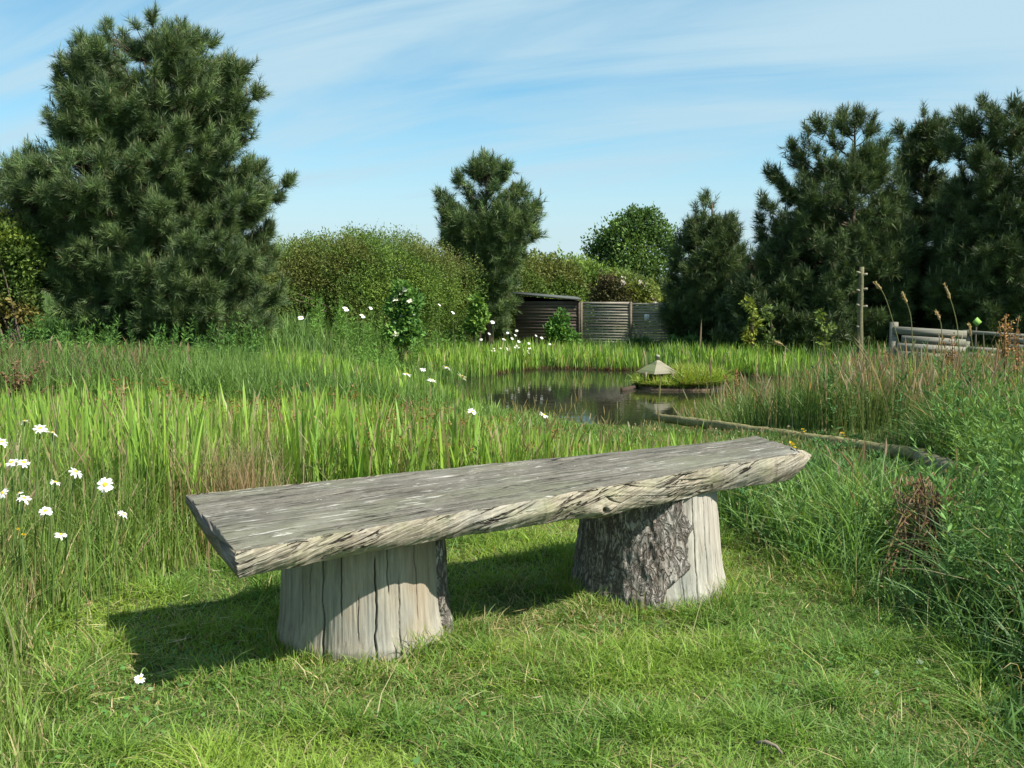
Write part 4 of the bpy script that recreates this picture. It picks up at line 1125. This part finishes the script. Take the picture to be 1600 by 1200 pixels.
# ------------------------------------------------------------------ pond island and duck house
def island():
    C_ = at(1062, 612, 18.6); cx, cy = C_[0], 18.7
    root = thing('pond_island', 'small planted timber edged island floating in the pond', 'island', (cx, cy, WATER_Z))
    g = np.random.default_rng(9)
    hw, hd = .84, .60
    ac = Acc(); n = 40; a = np.linspace(0, 2 * np.pi, n, endpoint=False)
    rx = hw * (1 + .05 * np.sin(5 * a)) ; ry = hd * (1 + .06 * np.cos(4 * a))
    rings = []
    for z, f in ((-.12, 1.0), (.02, 1.0), (.06, .93), (.09, .6), (.10, .2)):
        rings.append(np.stack([cx + rx * f * np.sign(np.cos(a)) * abs(np.cos(a)) ** .6, cy + ry * f * np.sign(np.sin(a)) * abs(np.sin(a)) ** .6, np.full(n, WATER_Z + z)], 1))
    v = np.concatenate(rings + [[[cx, cy, WATER_Z + .105]]]); t = []
    for r in range(4):
        for k in range(n):
            k2 = (k + 1) % n; p, q = r * n, (r + 1) * n
            t += [[p + k, p + k2, q + k2], [p + k, q + k2, q + k]]
    for k in range(n): t.append([4 * n + k, 4 * n + (k + 1) % n, 5 * n])
    ac.add(v, t, (.06, .045, .03)); ac.build('soil_mound', M_SOLID, root)
    ac = Acc(); box(ac, (cx - .62, cy - hd - .07, WATER_Z - .06), (cx + .45, cy - hd - .02, WATER_Z + .035), (.15, .10, .065)); ac.build('edge_board', M_RAIL, root)
    ac = Acc(); box(ac, (-.5, -.03, -.06), (.5, .03, .06), (.07, .05, .035), (np.array([[.55, -.83, 0], [.83, .55, 0], [0, 0, 1]]), np.array([cx - .88, cy - .28, WATER_Z]))); ac.build('edge_board', M_RAIL, root)
    ac = Acc(); m = 3600
    th = g.uniform(0, 6.28, m); r = np.sqrt(g.random(m)) * 1.02
    x, y = cx + hw * r * np.cos(th), cy + hd * r * np.sin(th)
    ok = ~((abs(x - (cx - .42)) < .30) & (y < cy + .1) & (g.random(m) < .5)); x, y = x[ok], y[ok]; m = len(x)
    z = WATER_Z + .09 - .06 * ((x - cx) ** 2 / hw ** 2 + (y - cy) ** 2 / hd ** 2)
    c = mixcol((.32, .43, .06), (.18, .30, .045), g.random(m)); st = g.random(m) < .18; c[st] = vary((.34, .30, .09), st.sum())
    h = g.uniform(.20, .50, m) * np.where(x < cx - .05, .62, 1.0)
    blades(ac, np.stack([x, y, z], 1), h, g.uniform(.015, .026, m), g.uniform(.1, .9, m), c, c * .8 + np.array([.35, .36, .08]) * .2)
    m = 1100; th = g.uniform(np.pi * 1.02, np.pi * 2.1, m); x, y = cx + hw * .93 * np.cos(th), cy + hd * .9 * np.sin(th)
    c = mixcol((.27, .38, .055), (.15, .26, .04), g.random(m)); st = g.random(m) < .22; c[st] = vary((.36, .31, .09), st.sum())
    blades(ac, np.stack([x, y, np.full(m, WATER_Z + .03)], 1), g.uniform(.18, .40, m) * np.where(x < cx - .1, .6, 1.0), g.uniform(.015, .026, m), g.uniform(.5, 1.5, m), c, c * .8 + np.array([.35, .36, .08]) * .2, az=th + g.normal(0, .5, m))
    o = ac.build('sedge', M_GRASS, root); o['kind'] = 'stuff'
    # duck house with a pyramid roof
    P = at(1027, 582, 18.75); bx, by, bz = P[0], 18.75, P[2]
    gz = WATER_Z + .12
    dh = thing('duck_house', 'little duck house with a pointed pyramid roof on the island', 'duck house', (bx, by, gz))
    w = .29; ap = at(1025, 561, 18.75)[2]
    for k, (sx, sy) in enumerate(((-1, -1), (1, -1), (1, 1), (-1, 1))):
        ac = Acc(); box(ac, (bx + sx * .25 - .022, by + sy * .25 - .022, gz - .08), (bx + sx * .25 + .022, by + sy * .25 + .022, bz + .03), (.19, .16, .12)); ac.build('leg', M_RAIL, dh)
    ca_, sa_ = math.cos(.5), math.sin(.5)
    Rm = np.array([[ca_, -sa_, 0], [sa_, ca_, 0], [0, 0, 1]])
    ac = Acc()
    base = [np.array([sx * w, sy * w, 0.]) for sx, sy in ((-1, -1), (1, -1), (1, 1), (-1, 1))]
    nb = 5
    for k in range(4):
        A_, B_ = base[k], base[(k + 1) % 4]; top = np.array([0, 0, ap - bz])
        cface = [(.235, .215, .15), (.22, .20, .14), (.2, .19, .13), (.20, .215, .10)][k]  # sun side lighter, left dimmer: lighting put into face colours; left face also greener
        for j in range(nb):   # lapped boards on every face
            f0, f1 = j / nb, (j + 1) / nb * 1.0
            o_ = unit((A_ + B_)[None])[0] * .0
            a0, b0 = A_ * (1 - f0) + top * f0 + o_ * .9, B_ * (1 - f0) + top * f0 + o_ * .9
            a1, b1 = A_ * (1 - f1) + top * f1, B_ * (1 - f1) + top * f1
            vv = np.array([a0, b0, b1, a1, a0 - o_, b0 - o_]) @ Rm.T + [bx, by, bz]
            ac.add(vv[:4], [[0, 1, 2], [0, 2, 3]], np.array(cface) * g.uniform(.72, 1.2))
    vv = np.array(base) @ Rm.T + [bx, by, bz + .004]; ac.add(vv, [[0, 2, 1], [0, 3, 2]], (.1, .09, .07))
    rf = ac.build('roof', M_SOLID, dh)
    for k in range(4):
        ac = Acc(); p0 = (Rm @ (base[k] * 1.02)) + [bx, by, bz + .01]; tube(ac, [p0, np.array([bx, by, ap + .012])], [.016, .014], 6, (.22, .21, .15)); ac.build('hip_batten', M_SOLID, rf)
    ac = Acc(); tube(ac, np.array([[bx, by, ap - .02], [bx, by, ap + .03], [bx, by, ap + .035], [bx, by, ap + .075], [bx, by, ap + .085]]), [.028, .028, .045, .04, .01], 10, (.30, .29, .22)); ac.build('finial', M_SOLID, dh)
island()

# ------------------------------------------------------------------ rails, pole, plank screen, sign
def rail(name, label, P, r, seed, col):
    root = thing(name, label, 'rail', P[0])
    g = np.random.default_rng(seed); P = np.array(P); n = 26
    t = np.linspace(0, 1, n)
    path = np.stack([np.interp(t, np.linspace(0, 1, len(P)), P[:, k]) for k in range(3)], 1) + g.normal(0, .004, (n, 3))
    ac = Acc(); rr = np.linspace(r[0], r[1], n) * (1 + .05 * np.sin(t * 21 + seed)) * (1 + g.normal(0, .025, n))
    c = np.array(col)[None] * (1 + .25 * (fbm(t * 9, t * 0, seed)[:, None] - .5) * 2)
    tube(ac, path, rr, 14, c)
    o = ac.build('pole', M_RAIL, root)
    ac = Acc(); q = path[0]; dr = unit((path[0] - path[1])[None])[0]
    tube(ac, np.array([q + dr * .001, q + dr * .008]), [rr[0] * .97, rr[0] * .93], 14, (.42, .36, .22)); ac.build('cut_end', M_SOLID, root)
    return root
RC = (.215, .19, .085)
p1, p2 = at(1022, 651, 10.6), at(1452, 713, 6.6)
rail('log_rail', 'long mossy round rail running from the water past the bench', [p1, p2], (.044, .050), 3, RC)
p3, p4 = at(1438, 716, 6.45), at(1660, 800, 4.9)
rail('log_rail', 'short grey round rail continuing to the right edge of the photo', [p3, p4], (.050, .058), 4, (.17, .15, .095))
for q, lab in ((at(1120, 665, 9.45), 'short post under the far end of the mossy rail'), (at(1446, 720, 6.5), 'short post where the two round rails meet')):
    gz = hgt(q[0], q[1]); rt = thing('rail_post', lab, 'post', (q[0], q[1], gz)); ac = Acc()
    tube(ac, np.array([[q[0], q[1] + .05, gz - .2], [q[0], q[1] + .05, (gz + q[2]) / 2], [q[0], q[1] + .05, q[2] - .05]]), [.055, .052, .05], 12, (.17, .15, .09)); ac.build('shaft', M_RAIL, rt)

def pole():
    d = 15.5; B, T = at(1346, 560, d), at(1346, 417, d); B[2] = hgt(B[0], B[1]) - .1
    rt = thing('bare_pole', 'tall bare pale trunk pole with cut branch stubs', 'pole', B)
    t = np.linspace(0, 1, 16)[:, None]; path = B * (1 - t) + T * t + np.c_[np.sin(t * 7) * .008, t * 0, t * 0]
    ac = Acc(); tube(ac, path, np.linspace(.062, .036, 16) * (1 + .05 * np.sin(np.arange(16) * 1.7)), 12, (.17, .16, .085)); ac.build('shaft', M_RAIL, rt)
    for py, sx in ((427, -1), (430, 1), (453, 1), (455, -1), (478, -1), (480, 1), (512, -1)):
        q = at(1346, py, d); ac = Acc(); tube(ac, np.array([q, q + [sx * .055, -.02, .012], q + [sx * .085, -.03, .02]]), [.024, .02, .016], 8, (.28, .25, .16)); ac.build('branch_stub', M_RAIL, rt)
pole()

def screen():
    d = 14.0; g = np.random.default_rng(2)
    x0, x1, x2, x3 = at(1402, 510, d)[0], at(1512, 510, d)[0], at(1572, 510, d)[0], at(1690, 510, d)[0]
    zt = at(1400, 507, d)[2]; zg = hgt((x0 + x3) / 2, d)
    rt = thing('plank_screen', 'grey plank viewing screen with a window gap in the long grass', 'fence', ((x0 + x3) / 2, d, zg))
    sk = (at(1512, 517, d)[2] - at(1405, 510, d)[2]) / (x1 - x0)
    for x, dz in ((x0 - .03, .03), (x1, -.02), (x2 + .75, -.08)):
        ac = Acc(); zz = zt + sk * (x - x0); box(ac, (x - .045, d + .0, zg - .2), (x + .045, d + .09, zz + dz), (.85, .85, .8)); ac.build('post', M_GREYWOOD, rt)
    def plank(xa, xb, pt, pb):
        za, zb_ = at(1405, pt, d)[2], at(1405, pb, d)[2]; ac = Acc()
        v = [[xa, d - .035, zb_ + sk * (xa - x0)], [xb, d - .035, zb_ + sk * (xb - x0)], [xb, d - .035, za + sk * (xb - x0)], [xa, d - .035, za + sk * (xa - x0)]]
        v = np.array(v + [[a, d - .004, c] for a, b, c in v])
        q = [[0, 1, 2, 3], [5, 4, 7, 6], [1, 5, 6, 2], [4, 0, 3, 7], [3, 2, 6, 7], [4, 5, 1, 0]]; t = []
        for f in q: t += [[f[0], f[1], f[2]], [f[0], f[2], f[3]]]
        ac.add(v, t, g.uniform(.8, 1.1)); ac.build('plank', M_GREYWOOD, rt)
    plank(x0 - .05, x1 - .02, 510, 522.0); plank(x0 + .06, x1 - .03, 523.2, 534.8); plank(x0 + .01, x1 - .03, 535.1, 547.3); plank(x0 + .01, x1 - .03, 547.7, 560)
    plank(x1 - .015, x3, 509, 514.5)
    plank(x2 - .02, x3 - .02, 515.5, 523.5); plank(x2 - .02, x3 - .02, 526, 536); plank(x2 - .02, x3 - .02, 538, 549)
    plank(x1 + .02, x2 - .03, 534, 541); plank(x1 + .02, x2 - .03, 543, 556)
    # the little diamond marker behind
    d2 = 17.5; p = at(1527, 503, d2); gz = hgt(p[0], d2)
    sg = thing('marker_sign', 'small yellow green diamond marker behind the plank screen', 'sign', (p[0], d2, gz))
    r = .082; ac = Acc(); v = np.array([[-r, 0, 0], [0, 0, -r], [r, 0, 0], [0, 0, r]]); v = np.concatenate([v, v + [0, .012, 0]]) + p
    t = [[0, 1, 2], [0, 2, 3], [4, 6, 5], [4, 7, 6]]
    for k in range(4): a, b = k, (k + 1) % 4; t += [[a, a + 4, b + 4], [a, b + 4, b]]
    ac.add(v, t, (.24, .42, .09)); ac.build('panel', M_SOLID, sg)
    ac = Acc(); tube(ac, np.array([[p[0], d2 + .03, gz - .1], [p[0], d2 + .03, p[2]]]), [.018, .015], 7, (.06, .05, .04)); ac.build('stake', M_SOLID, sg)
screen()

# ------------------------------------------------------------------ flowers and small plants
def daisy(label, px, py, d, size, tilt, group, yaw=None, root_dx=0.0, seed=0, tiny=False):
    g = np.random.default_rng(900 + seed)
    Hd = at(px, py, d); bx, by = Hd[0] + root_dx, Hd[1] + g.uniform(-.03, .12)
    gz = hgt(bx, by); B = np.array([bx, by, gz])
    rt = thing('daisy', label, 'flower', B, group)
    yaw = g.uniform(0, 6.28) if yaw is None else yaw
    nrm = unit(np.array([[math.sin(tilt) * math.cos(yaw), math.sin(tilt) * math.sin(yaw), math.cos(tilt)]]))[0]
    t = np.linspace(0, 1, 7)[:, None]; ctl = (B + Hd) / 2 + [-(Hd[0] - bx) * .3, 0, .08]
    path = B * (1 - t) ** 2 + 2 * ctl * t * (1 - t) + (Hd - nrm * .004) * t * t
    ac = Acc(); tube(ac, path, .0030 if not tiny else .005, 5, (.17, .26, .07)); ac.build('stem', M_GRASS, rt)
    s1 = unit(np.cross(nrm, [.3, .8, .1])[None])[0]; s2 = np.cross(nrm, s1)
    ac = Acc(); n = 19 if not tiny else 8
    for k in range(n):
        a = 2 * np.pi * k / n + g.normal(0, .05); u = s1 * math.cos(a) + s2 * math.sin(a); w = -s1 * math.sin(a) + s2 * math.cos(a)
        L = size * .5 * g.uniform(.88, 1.05); hw = L * (.155 if not tiny else .36); dr = g.uniform(-.55, .16)
        if g.random() < .07 and not tiny: continue
        pts = []
        for f, ww in ((.22, .5), (.5, 1.0), (.85, .95), (1.0, .45)):
            c = Hd + u * L * f + nrm * (L * dr * f * f)
            pts += [c - w * hw * ww, c + w * hw * ww]
        ac.add(pts, [[0, 1, 3], [0, 3, 2], [2, 3, 5], [2, 5, 4], [4, 5, 7], [4, 7, 6]], np.array([.82, .82, .80]) * g.uniform(.93, 1.0))
    pt = ac.build('petals', M_PETAL, rt)
    ac = Acc(); m = 12; v = [Hd + nrm * size * .085]; tt = []
    for ri, (rr, hz) in enumerate(((.6, .07), (1.0, .02))):
        for k in range(m):
            a = 2 * np.pi * k / m; v.append(Hd + (s1 * math.cos(a) + s2 * math.sin(a)) * size * .15 * rr + nrm * size * hz)
    for k in range(m):
        k2 = (k + 1) % m; tt += [[0, 1 + k, 1 + k2], [1 + k, 1 + m + k, 1 + m + k2], [1 + k, 1 + m + k2, 1 + k2]]
    ac.add(v, tt, (.72, .44, .03)); ac.build('disc', M_SOLID, rt, True)
    return rt

GL, GM = 'ox-eye daisies in the long grass at the left', 'daisies standing before the pond'
DL = [
 ('largest fully open daisy, nearest the left end of the bench', 164, 757, 3.55, .066, .95, -1.3, -.12),
 ('open daisy seen from the side just left of the largest daisy', 119, 737, 3.6, .062, .7, -.6, -.10),
 ('topmost daisy of the left cluster, leaning left', 38, 658, 3.75, .050, .6, 2.6, -.05),
 ('open daisy with a yellow centre in the topmost row at left', 63, 669, 3.7, .058, .55, -1.7, -.05),
 ('half turned daisy touching its yellow centred neighbour on its right', 83, 676, 3.72, .052, .8, 0.2, -.04),
 ('daisy cut by the left edge, upper of two', 3, 690, 3.7, .052, .6, -1.0, -.05),
 ('tilted daisy left in a close pair at the left edge', 18, 722, 3.65, .054, .8, -2.4, -.05),
 ('upright daisy right in a close pair at the left edge', 37, 722, 3.62, .054, .65, -1.2, -.06),
 ('small edge-on daisy below the side facing open daisy', 87, 753, 3.6, .046, .5, -.2, -.08),
 ('drooping daisy at the left edge, lower of two', 4, 770, 3.6, .050, 1.0, -2.6, -.05),
 ('left facing daisy in the lower left cluster', 30, 770, 3.55, .042, .9, 2.8, -.06),
 ('wide daisy low in the left cluster', 38, 778, 3.55, .055, .6, -.9, -.06),
 ('daisy hanging low with a half hidden yellow centre', 71, 798, 3.5, .050, .8, -1.9, -.08),
 ('small right hand daisy half closed below the largest one', 193, 803, 3.55, .048, .9, -.4, -.08),
 ('lowest daisy among the tall grass, seen side on', 95, 835, 3.5, .050, .6, -.6, -.08),
]
for k, (lab, px, py, d, s, ti, ya, dx) in enumerate(DL): daisy(lab, px, py, d, s * .92, ti * (1. if k == 0 else .72), GL, ya + (0. if k == 0 else .5), dx, k)
DM = [('leftmost daisy above the middle of the bench', 636, 584, 6.4, .066, .5, -.5), ('small half open daisy beside the leftmost pond daisy', 661, 577, 6.6, .045, .5, -1.4),
      ('highest daisy above the middle of the bench', 698, 574, 6.4, .066, .6, .2), ('lower drooping daisy among the five before the water', 675, 594, 6.3, .070, .6, -.6),
      ('right hand daisy hanging against the dark water', 722, 588, 6.3, .070, .9, 0.1), ('shaggy daisy low in the rushes behind the bench', 738, 643, 5.9, .055, .9, -1.4),
      ('pale daisy low in the rushes nearest the water', 850, 648, 5.8, .060, .6, -.8)]
for k, (lab, px, py, d, s, ti, ya) in enumerate(DM): daisy(lab, px, py, d, s, ti * .7, GM, ya + .6, .02, 40 + k)
daisy('single small white daisy flower in the short lawn', 219, 1060, 3.03, .036, .6, None, -.9, -.01, 70)

# far daisies: small copies in two patches
proto = daisy('tiny white daisy in the patch before the dark shed', 770, 503, 22.5, .11, .7, 'far daisies before the shed', -1.2, .02, 80, True)
kids = list(proto.children)
def copy_far(x, y, z, label, sc):
    r = proto.copy(); COL.objects.link(r); r.location = (x, y, z); r['label'] = label; r.scale = (sc, sc, sc)
    r.rotation_euler = (0, 0, random.uniform(-.9, .9))
    for c in kids:
        k = c.copy(); COL.objects.link(k); k.parent = r
hp = at(770, 503, 22.5)[2] - proto.location[2]
for k in range(34):
    px, py = random.gauss(795, 26), random.gauss(515, 7)
    P = at(px, py, random.uniform(22.0, 23.5))
    copy_far(P[0], P[1], P[2] - hp * .9, 'tiny white daisy in the patch before the dark shed', random.uniform(.42, .72))
for k, (px, py, d, sc, lab) in enumerate(((541, 482, 14, .9, 'upper white flower standing before the long hedge'), (566, 493, 14, .8, 'lower white flower standing before the long hedge'), (474, 496, 14, .75, 'white flower by the large pine and the hedge'),
                          (707, 488, 15, .6, 'white flower by the foot of the solitary pine, lower one'), (686, 476, 15, .5, 'white flower by the foot of the solitary pine, upper one'), (580, 481, 14, .55, 'small white flower right of the others before the hedge'))):
    P = at(px, py, d); copy_far(P[0], P[1], P[2] - hp * sc, lab, sc)

def buttercup(px, py, d, lab, k):
    g = np.random.default_rng(300 + k); Hd = at(px, py, d); gz = hgt(Hd[0], Hd[1]); rt = thing('buttercup', lab, 'flower', (Hd[0], Hd[1], gz), 'yellow flowers in the grass')
    ac = Acc(); tube(ac, np.array([[Hd[0], Hd[1], gz], (Hd + [Hd[0], Hd[1], gz]) / 2 + [.02, 0, 0], Hd]), .0025, 5, (.1, .18, .05)); ac.build('stem', M_GRASS, rt)
    ac = Acc(); a = np.linspace(0, 6.28, 6)[:5]; dd = np.stack([np.cos(a), np.sin(a), np.full(5, .5)], 1); leaves(ac, np.repeat(Hd[None], 5, 0), np.full(5, .019), vary((.75, .50, .02), 5, .1), .9, 1., dd)
    leaves(ac, np.repeat((Hd + [.012, 0, -.02])[None], 5, 0), np.full(5, .015), vary((.75, .50, .02), 5, .1), .9, 1., dd); ac.build('petals', M_PETAL, rt)
for k, (px, py, d, lab) in enumerate(((1240, 695, 6.6, 'yellow flower just behind the right end of the bench'), (1254, 671, 7.8, 'yellow flower above the mossy rail, left one'), (1317, 677, 7.4, 'yellow flower above the mossy rail, right one'), (1236, 692, 6.9, 'smaller yellow flower behind the right end of the bench'), (31, 828, 3.6, 'lone yellow flower low in the grass at far left'))): buttercup(px, py, d, lab, k)

def stalk(pts, d, lab, k, head=.22, col=(.27, .27, .12), hc=(.46, .36, .20)):
    P = [at(px, py, d) for px, py in pts]; P = np.array(P); gz = hgt(P[0][0], P[0][1]); P[0][2] = gz
    rt = thing('tall_grass_stalk', lab, 'grass stalk', P[0], 'tall seeding stalks on the right bank')
    t = np.linspace(0, 1, 18); path = np.stack([np.interp(t, np.linspace(0, 1, len(P)), P[:, c]) for c in range(3)], 1)
    for _ in range(3): path[1:-1] = (path[:-2] + path[1:-1] + path[2:]) / 3
    ac = Acc(); tube(ac, path, np.linspace(.0045, .0028, 18), 5, col); ac.build('stem', M_GRASS, rt)
    m = max(3, int(18 * head)); ac = Acc(); hp_ = path[-m:]
    tube(ac, hp_, np.interp(np.linspace(0, 1, m), [0, .35, 1], [.004, .013, .003]), 6, hc)
    g = np.random.default_rng(k); kk = g.integers(0, m, 60); leaves(ac, hp_[kk] + g.normal(0, .005, (60, 3)), np.full(60, .028), vary(hc, 60, .25), .3, .5, unit(np.gradient(path, axis=0))[-m:][kk] + g.normal(0, .35, (60, 3)))
    ac.build('seed_head', M_GRASS, rt)
stalk([(1432, 640), (1412, 560), (1396, 505), (1383, 460), (1370, 444)], 8.5, 'tallest bent seeding stalk in front of the plank screen', 1)
stalk([(1434, 560), (1425, 500), (1419, 478), (1411, 460)], 9.0, 'straight seeding stalk right of the tallest bent one', 2, .3)
stalk([(1505, 560), (1498, 515), (1488, 475), (1477, 446)], 9.0, 'leaning pale stalk above the middle of the plank screen', 3, .28)
stalk([(1478, 560), (1472, 515), (1469, 500), (1464, 490)], 8.8, 'short pale stalk crossing the top plank of the screen', 4, .35)
stalk([(1536, 620), (1524, 570), (1518, 530), (1515, 510)], 8.2, 'short pale stalk before the screen middle post', 5, .3)
stalk([(1268, 600), (1245, 560), (1225, 540), (1215, 535)], 9.5, 'low arching stalk left of the bare pole', 6, .3)

def dock(px, pt, pb, d, w, lab, k, col=(.27, .135, .055), n=900):
    """rusty seeding dock: branched stems thick with seeds"""
    g = np.random.default_rng(k); B = at(px, pb, d); T = at(px, pt, d); B[2] = hgt(B[0], B[1])
    rt = thing('dock_plant', lab, 'plant', B)
    st, sd = Acc(), Acc()
    for b in range(9):
        st, sd = Acc(), Acc()
        f = g.uniform(.3, .6) if b else 0.; S = B * (1 - f) + T * f
        E = T + [g.normal(0, w), g.normal(0, w), -abs(g.normal(0, .35 * (T[2] - B[2])))] if b else T
        E[2] = max(E[2], S[2] + .08)
        t = np.linspace(0, 1, 7)[:, None]; path = (B if not b else S) * (1 - t) + E * t
        tube(st, path, np.linspace(.006, .003, 7), 5, (.22, .13, .07))
        m = n // 9; tt = g.uniform(.25, 1, m)[:, None]; p = (B if not b else S) * (1 - tt) + E * tt + g.normal(0, .012, (m, 3))
        leaves(sd, p, np.full(m, .022), vary(col, m, .35), .8, .5)
        st.build('stem', M_BARK, rt); sd.build('seed_head', M_LEAF, rt)
dock(1150, 578, 640, 11.5, .12, 'rust brown seeding dock right of the island', 401)
dock(1572, 490, 620, 8.8, .07, 'slender orange brown dock above the plank screen', 402, (.36, .22, .09), 500)
dock(1592, 515, 620, 8.4, .08, 'orange brown dock cut by the right edge', 403, (.36, .19, .09), 600)
dock(1492, 520, 620, 9.2, .08, 'faded dock in front of the left screen panel', 404, (.34, .21, .11), 420)
dock(28, 560, 660, 9.0, .16, 'brown dock in the rough grass at the left edge', 405, (.19, .12, .07), 900)
dock(190, 605, 690, 6.6, .10, 'thin brown dock before the large pine', 406, (.22, .15, .06), 420)

def dead_clump():
    g = np.random.default_rng(77); B = at(1425, 880, 4.15); B[2] = hgt(B[0], B[1])
    rt = thing('dead_plant', 'withered brown clump of dead stems hanging by the rail joint', 'plant', B)
    st, lf = Acc(), Acc()
    for b in range(60):
        T = at(1458 + g.normal(0, 34), 738 + abs(g.normal(0, 48)), 4.45 + g.normal(0, .14)); S = B + [g.normal(0, .07), g.normal(0, .08), 0]
        t = np.linspace(0, 1, 9)[:, None]; mid = (S + T) / 2 + [g.normal(0, .05), 0, .12]
        path = S * (1 - t) ** 2 + 2 * mid * t * (1 - t) + T * t * t
        c = vary((.17, .105, .06), 1, .35)[0]
        tube(st, path, np.linspace(.005, .003, 9), 4, c)
        m = 13; k = g.uniform(.25, 1, m)[:, None]; p = S * (1 - k) ** 2 + 2 * mid * k * (1 - k) + T * k * k + g.normal(0, .018, (m, 3))
        leaves(lf, p, np.full(m, .048), vary((.20, .135, .08), m, .5), .22, .3, g.normal(size=(m, 3)) + [0, 0, -1.1])
    st.build('stems', M_BARK, rt); lf.build('withered_leaves', M_LEAF, rt)
dead_clump()
def twig():
    P = [at(1180, 1186, 2.64), at(1196, 1187, 2.63), at(1212, 1194, 2.61), at(1222, 1203, 2.58)]
    P = np.array(P); P[:, 2] = hgt(P[:, 0], P[:, 1]) + [.028, .034, .03, .022]
    rt = thing('twig', 'small grey brown twig lying in the lawn at the bottom', 'twig', P[0]); ac = Acc(); tube(ac, P, [.004, .006, .005, .003], 7, (.2, .16, .12)); ac.build('stem', M_BARK, rt)
twig()

# ------------------------------------------------------------------ camera, sun, sky
cam = bpy.data.cameras.new('camera'); co = bpy.data.objects.new('camera', cam); COL.objects.link(co)
cam.sensor_width = 36; cam.lens = 36 * F_PX / 1600; cam.clip_end = 2000; cam.clip_start = .05
co.location = (0, 0, CAM_H); co.rotation_euler = (math.pi / 2 - PITCH, 0, 0); SC.camera = co

sun = bpy.data.lights.new('sun', 'SUN'); so = bpy.data.objects.new('sun', sun); COL.objects.link(so)
sun.energy = 5.0; sun.angle = math.radians(.53); sun.color = (1, .955, .88)
az = unit(np.array([SUN_AZ]))[0]
tv = Vector((az[0] * math.cos(SUN_EL), az[1] * math.cos(SUN_EL), math.sin(SUN_EL)))
so.rotation_euler = tv.to_track_quat('Z', 'Y').to_euler(); so.location = (6, -4, 12)

w = bpy.data.worlds.new('World'); SC.world = w; w.use_nodes = True
nt = w.node_tree; nt.nodes.clear()
def wn(kind, ins=None, **kw):
    nd = nt.nodes.new('ShaderNode' + kind)
    for k, v in kw.items(): setattr(nd, k, v)
    for k, v in (ins or {}).items():
        if isinstance(v, bpy.types.NodeSocket): nt.links.new(v, nd.inputs[k])
        else: nd.inputs[k].default_value = v
    return nd
sky = wn('TexSky', sky_type='NISHITA', sun_disc=False, sun_elevation=SUN_EL, sun_rotation=math.atan2(az[0], az[1]), air_density=1.0, dust_density=.15, ozone_density=5.0, altitude=0)
tc = wn('TexCoord').outputs['Generated']
# thin high cirrus, broad veils crossed by finer fibres
sep = wn('SeparateXYZ', {0: tc})
zz_ = wn('Math', {0: sep.outputs[2], 1: .38}, operation='ADD').outputs[0]
cx_ = wn('Math', {0: sep.outputs[0], 1: zz_}, operation='DIVIDE').outputs[0]
cy_ = wn('Math', {0: sep.outputs[1], 1: zz_}, operation='DIVIDE').outputs[0]
pv = wn('CombineXYZ', {0: cx_, 1: cy_, 2: 0.0}).outputs[0]
def cnoise(rot, sc, loc, scale, det, ro, di):
    m = wn('Mapping', {'Vector': wn('Mapping', {'Vector': pv, 'Rotation': (0, 0, math.radians(rot))}).outputs[0], 'Scale': sc, 'Location': loc}).outputs[0]
    return wn('TexNoise', {'Vector': m, 'Scale': scale, 'Detail': det, 'Roughness': ro, 'Distortion': di}).outputs[0]
n1 = cnoise(24, (.55, 1.7, 1), (1.1, .35, 0), 1.0, 4.0, .5, .5)
n2 = cnoise(17, (.75, 4.4, 1), (.4, .1, 0), 1.15, 7.0, .58, .9)
a1 = wn('Math', {0: n1, 1: .60}, operation='MULTIPLY').outputs[0]
sm = wn('Math', {0: n2, 1: .40}, operation='MULTIPLY_ADD'); nt.links.new(a1, sm.inputs[2])
mr = wn('MapRange', {0: sm.outputs[0], 1: .365, 2: .585, 3: 0.04, 4: .95}, interpolation_type='SMOOTHSTEP').outputs[0]
hz = wn('MapRange', {0: sep.outputs[2], 1: -.02, 2: .20, 3: .85, 4: 0.0}, interpolation_type='SMOOTHSTEP').outputs[0]
mr = wn('Math', {0: mr, 1: hz}, operation='MAXIMUM').outputs[0]
mx = nt.nodes.new('ShaderNodeMix'); mx.data_type = 'RGBA'
nt.links.new(mr, mx.inputs[0]); hs = wn('HueSaturation', {'Hue': .478, 'Saturation': 1.16, 'Value': .72, 'Color': sky.outputs[0]}); nt.links.new(hs.outputs[0], mx.inputs[6]); mx.inputs[7].default_value = (2.45, 3.45, 4.0, 1)
bg = wn('Background', {'Color': mx.outputs[2], 'Strength': .12}); ow = wn('OutputWorld'); nt.links.new(bg.outputs[0], ow.inputs[0])

vs = SC.view_settings; vs.view_transform = 'Standard'; vs.look = 'None'; vs.exposure = .85; vs.gamma = 1
SC.cycles.max_bounces = 6; SC.cycles.diffuse_bounces = 3; SC.cycles.glossy_bounces = 3; SC.cycles.transmission_bounces = 4; SC.cycles.transparent_max_bounces = 4
SC.cycles.use_denoising = True
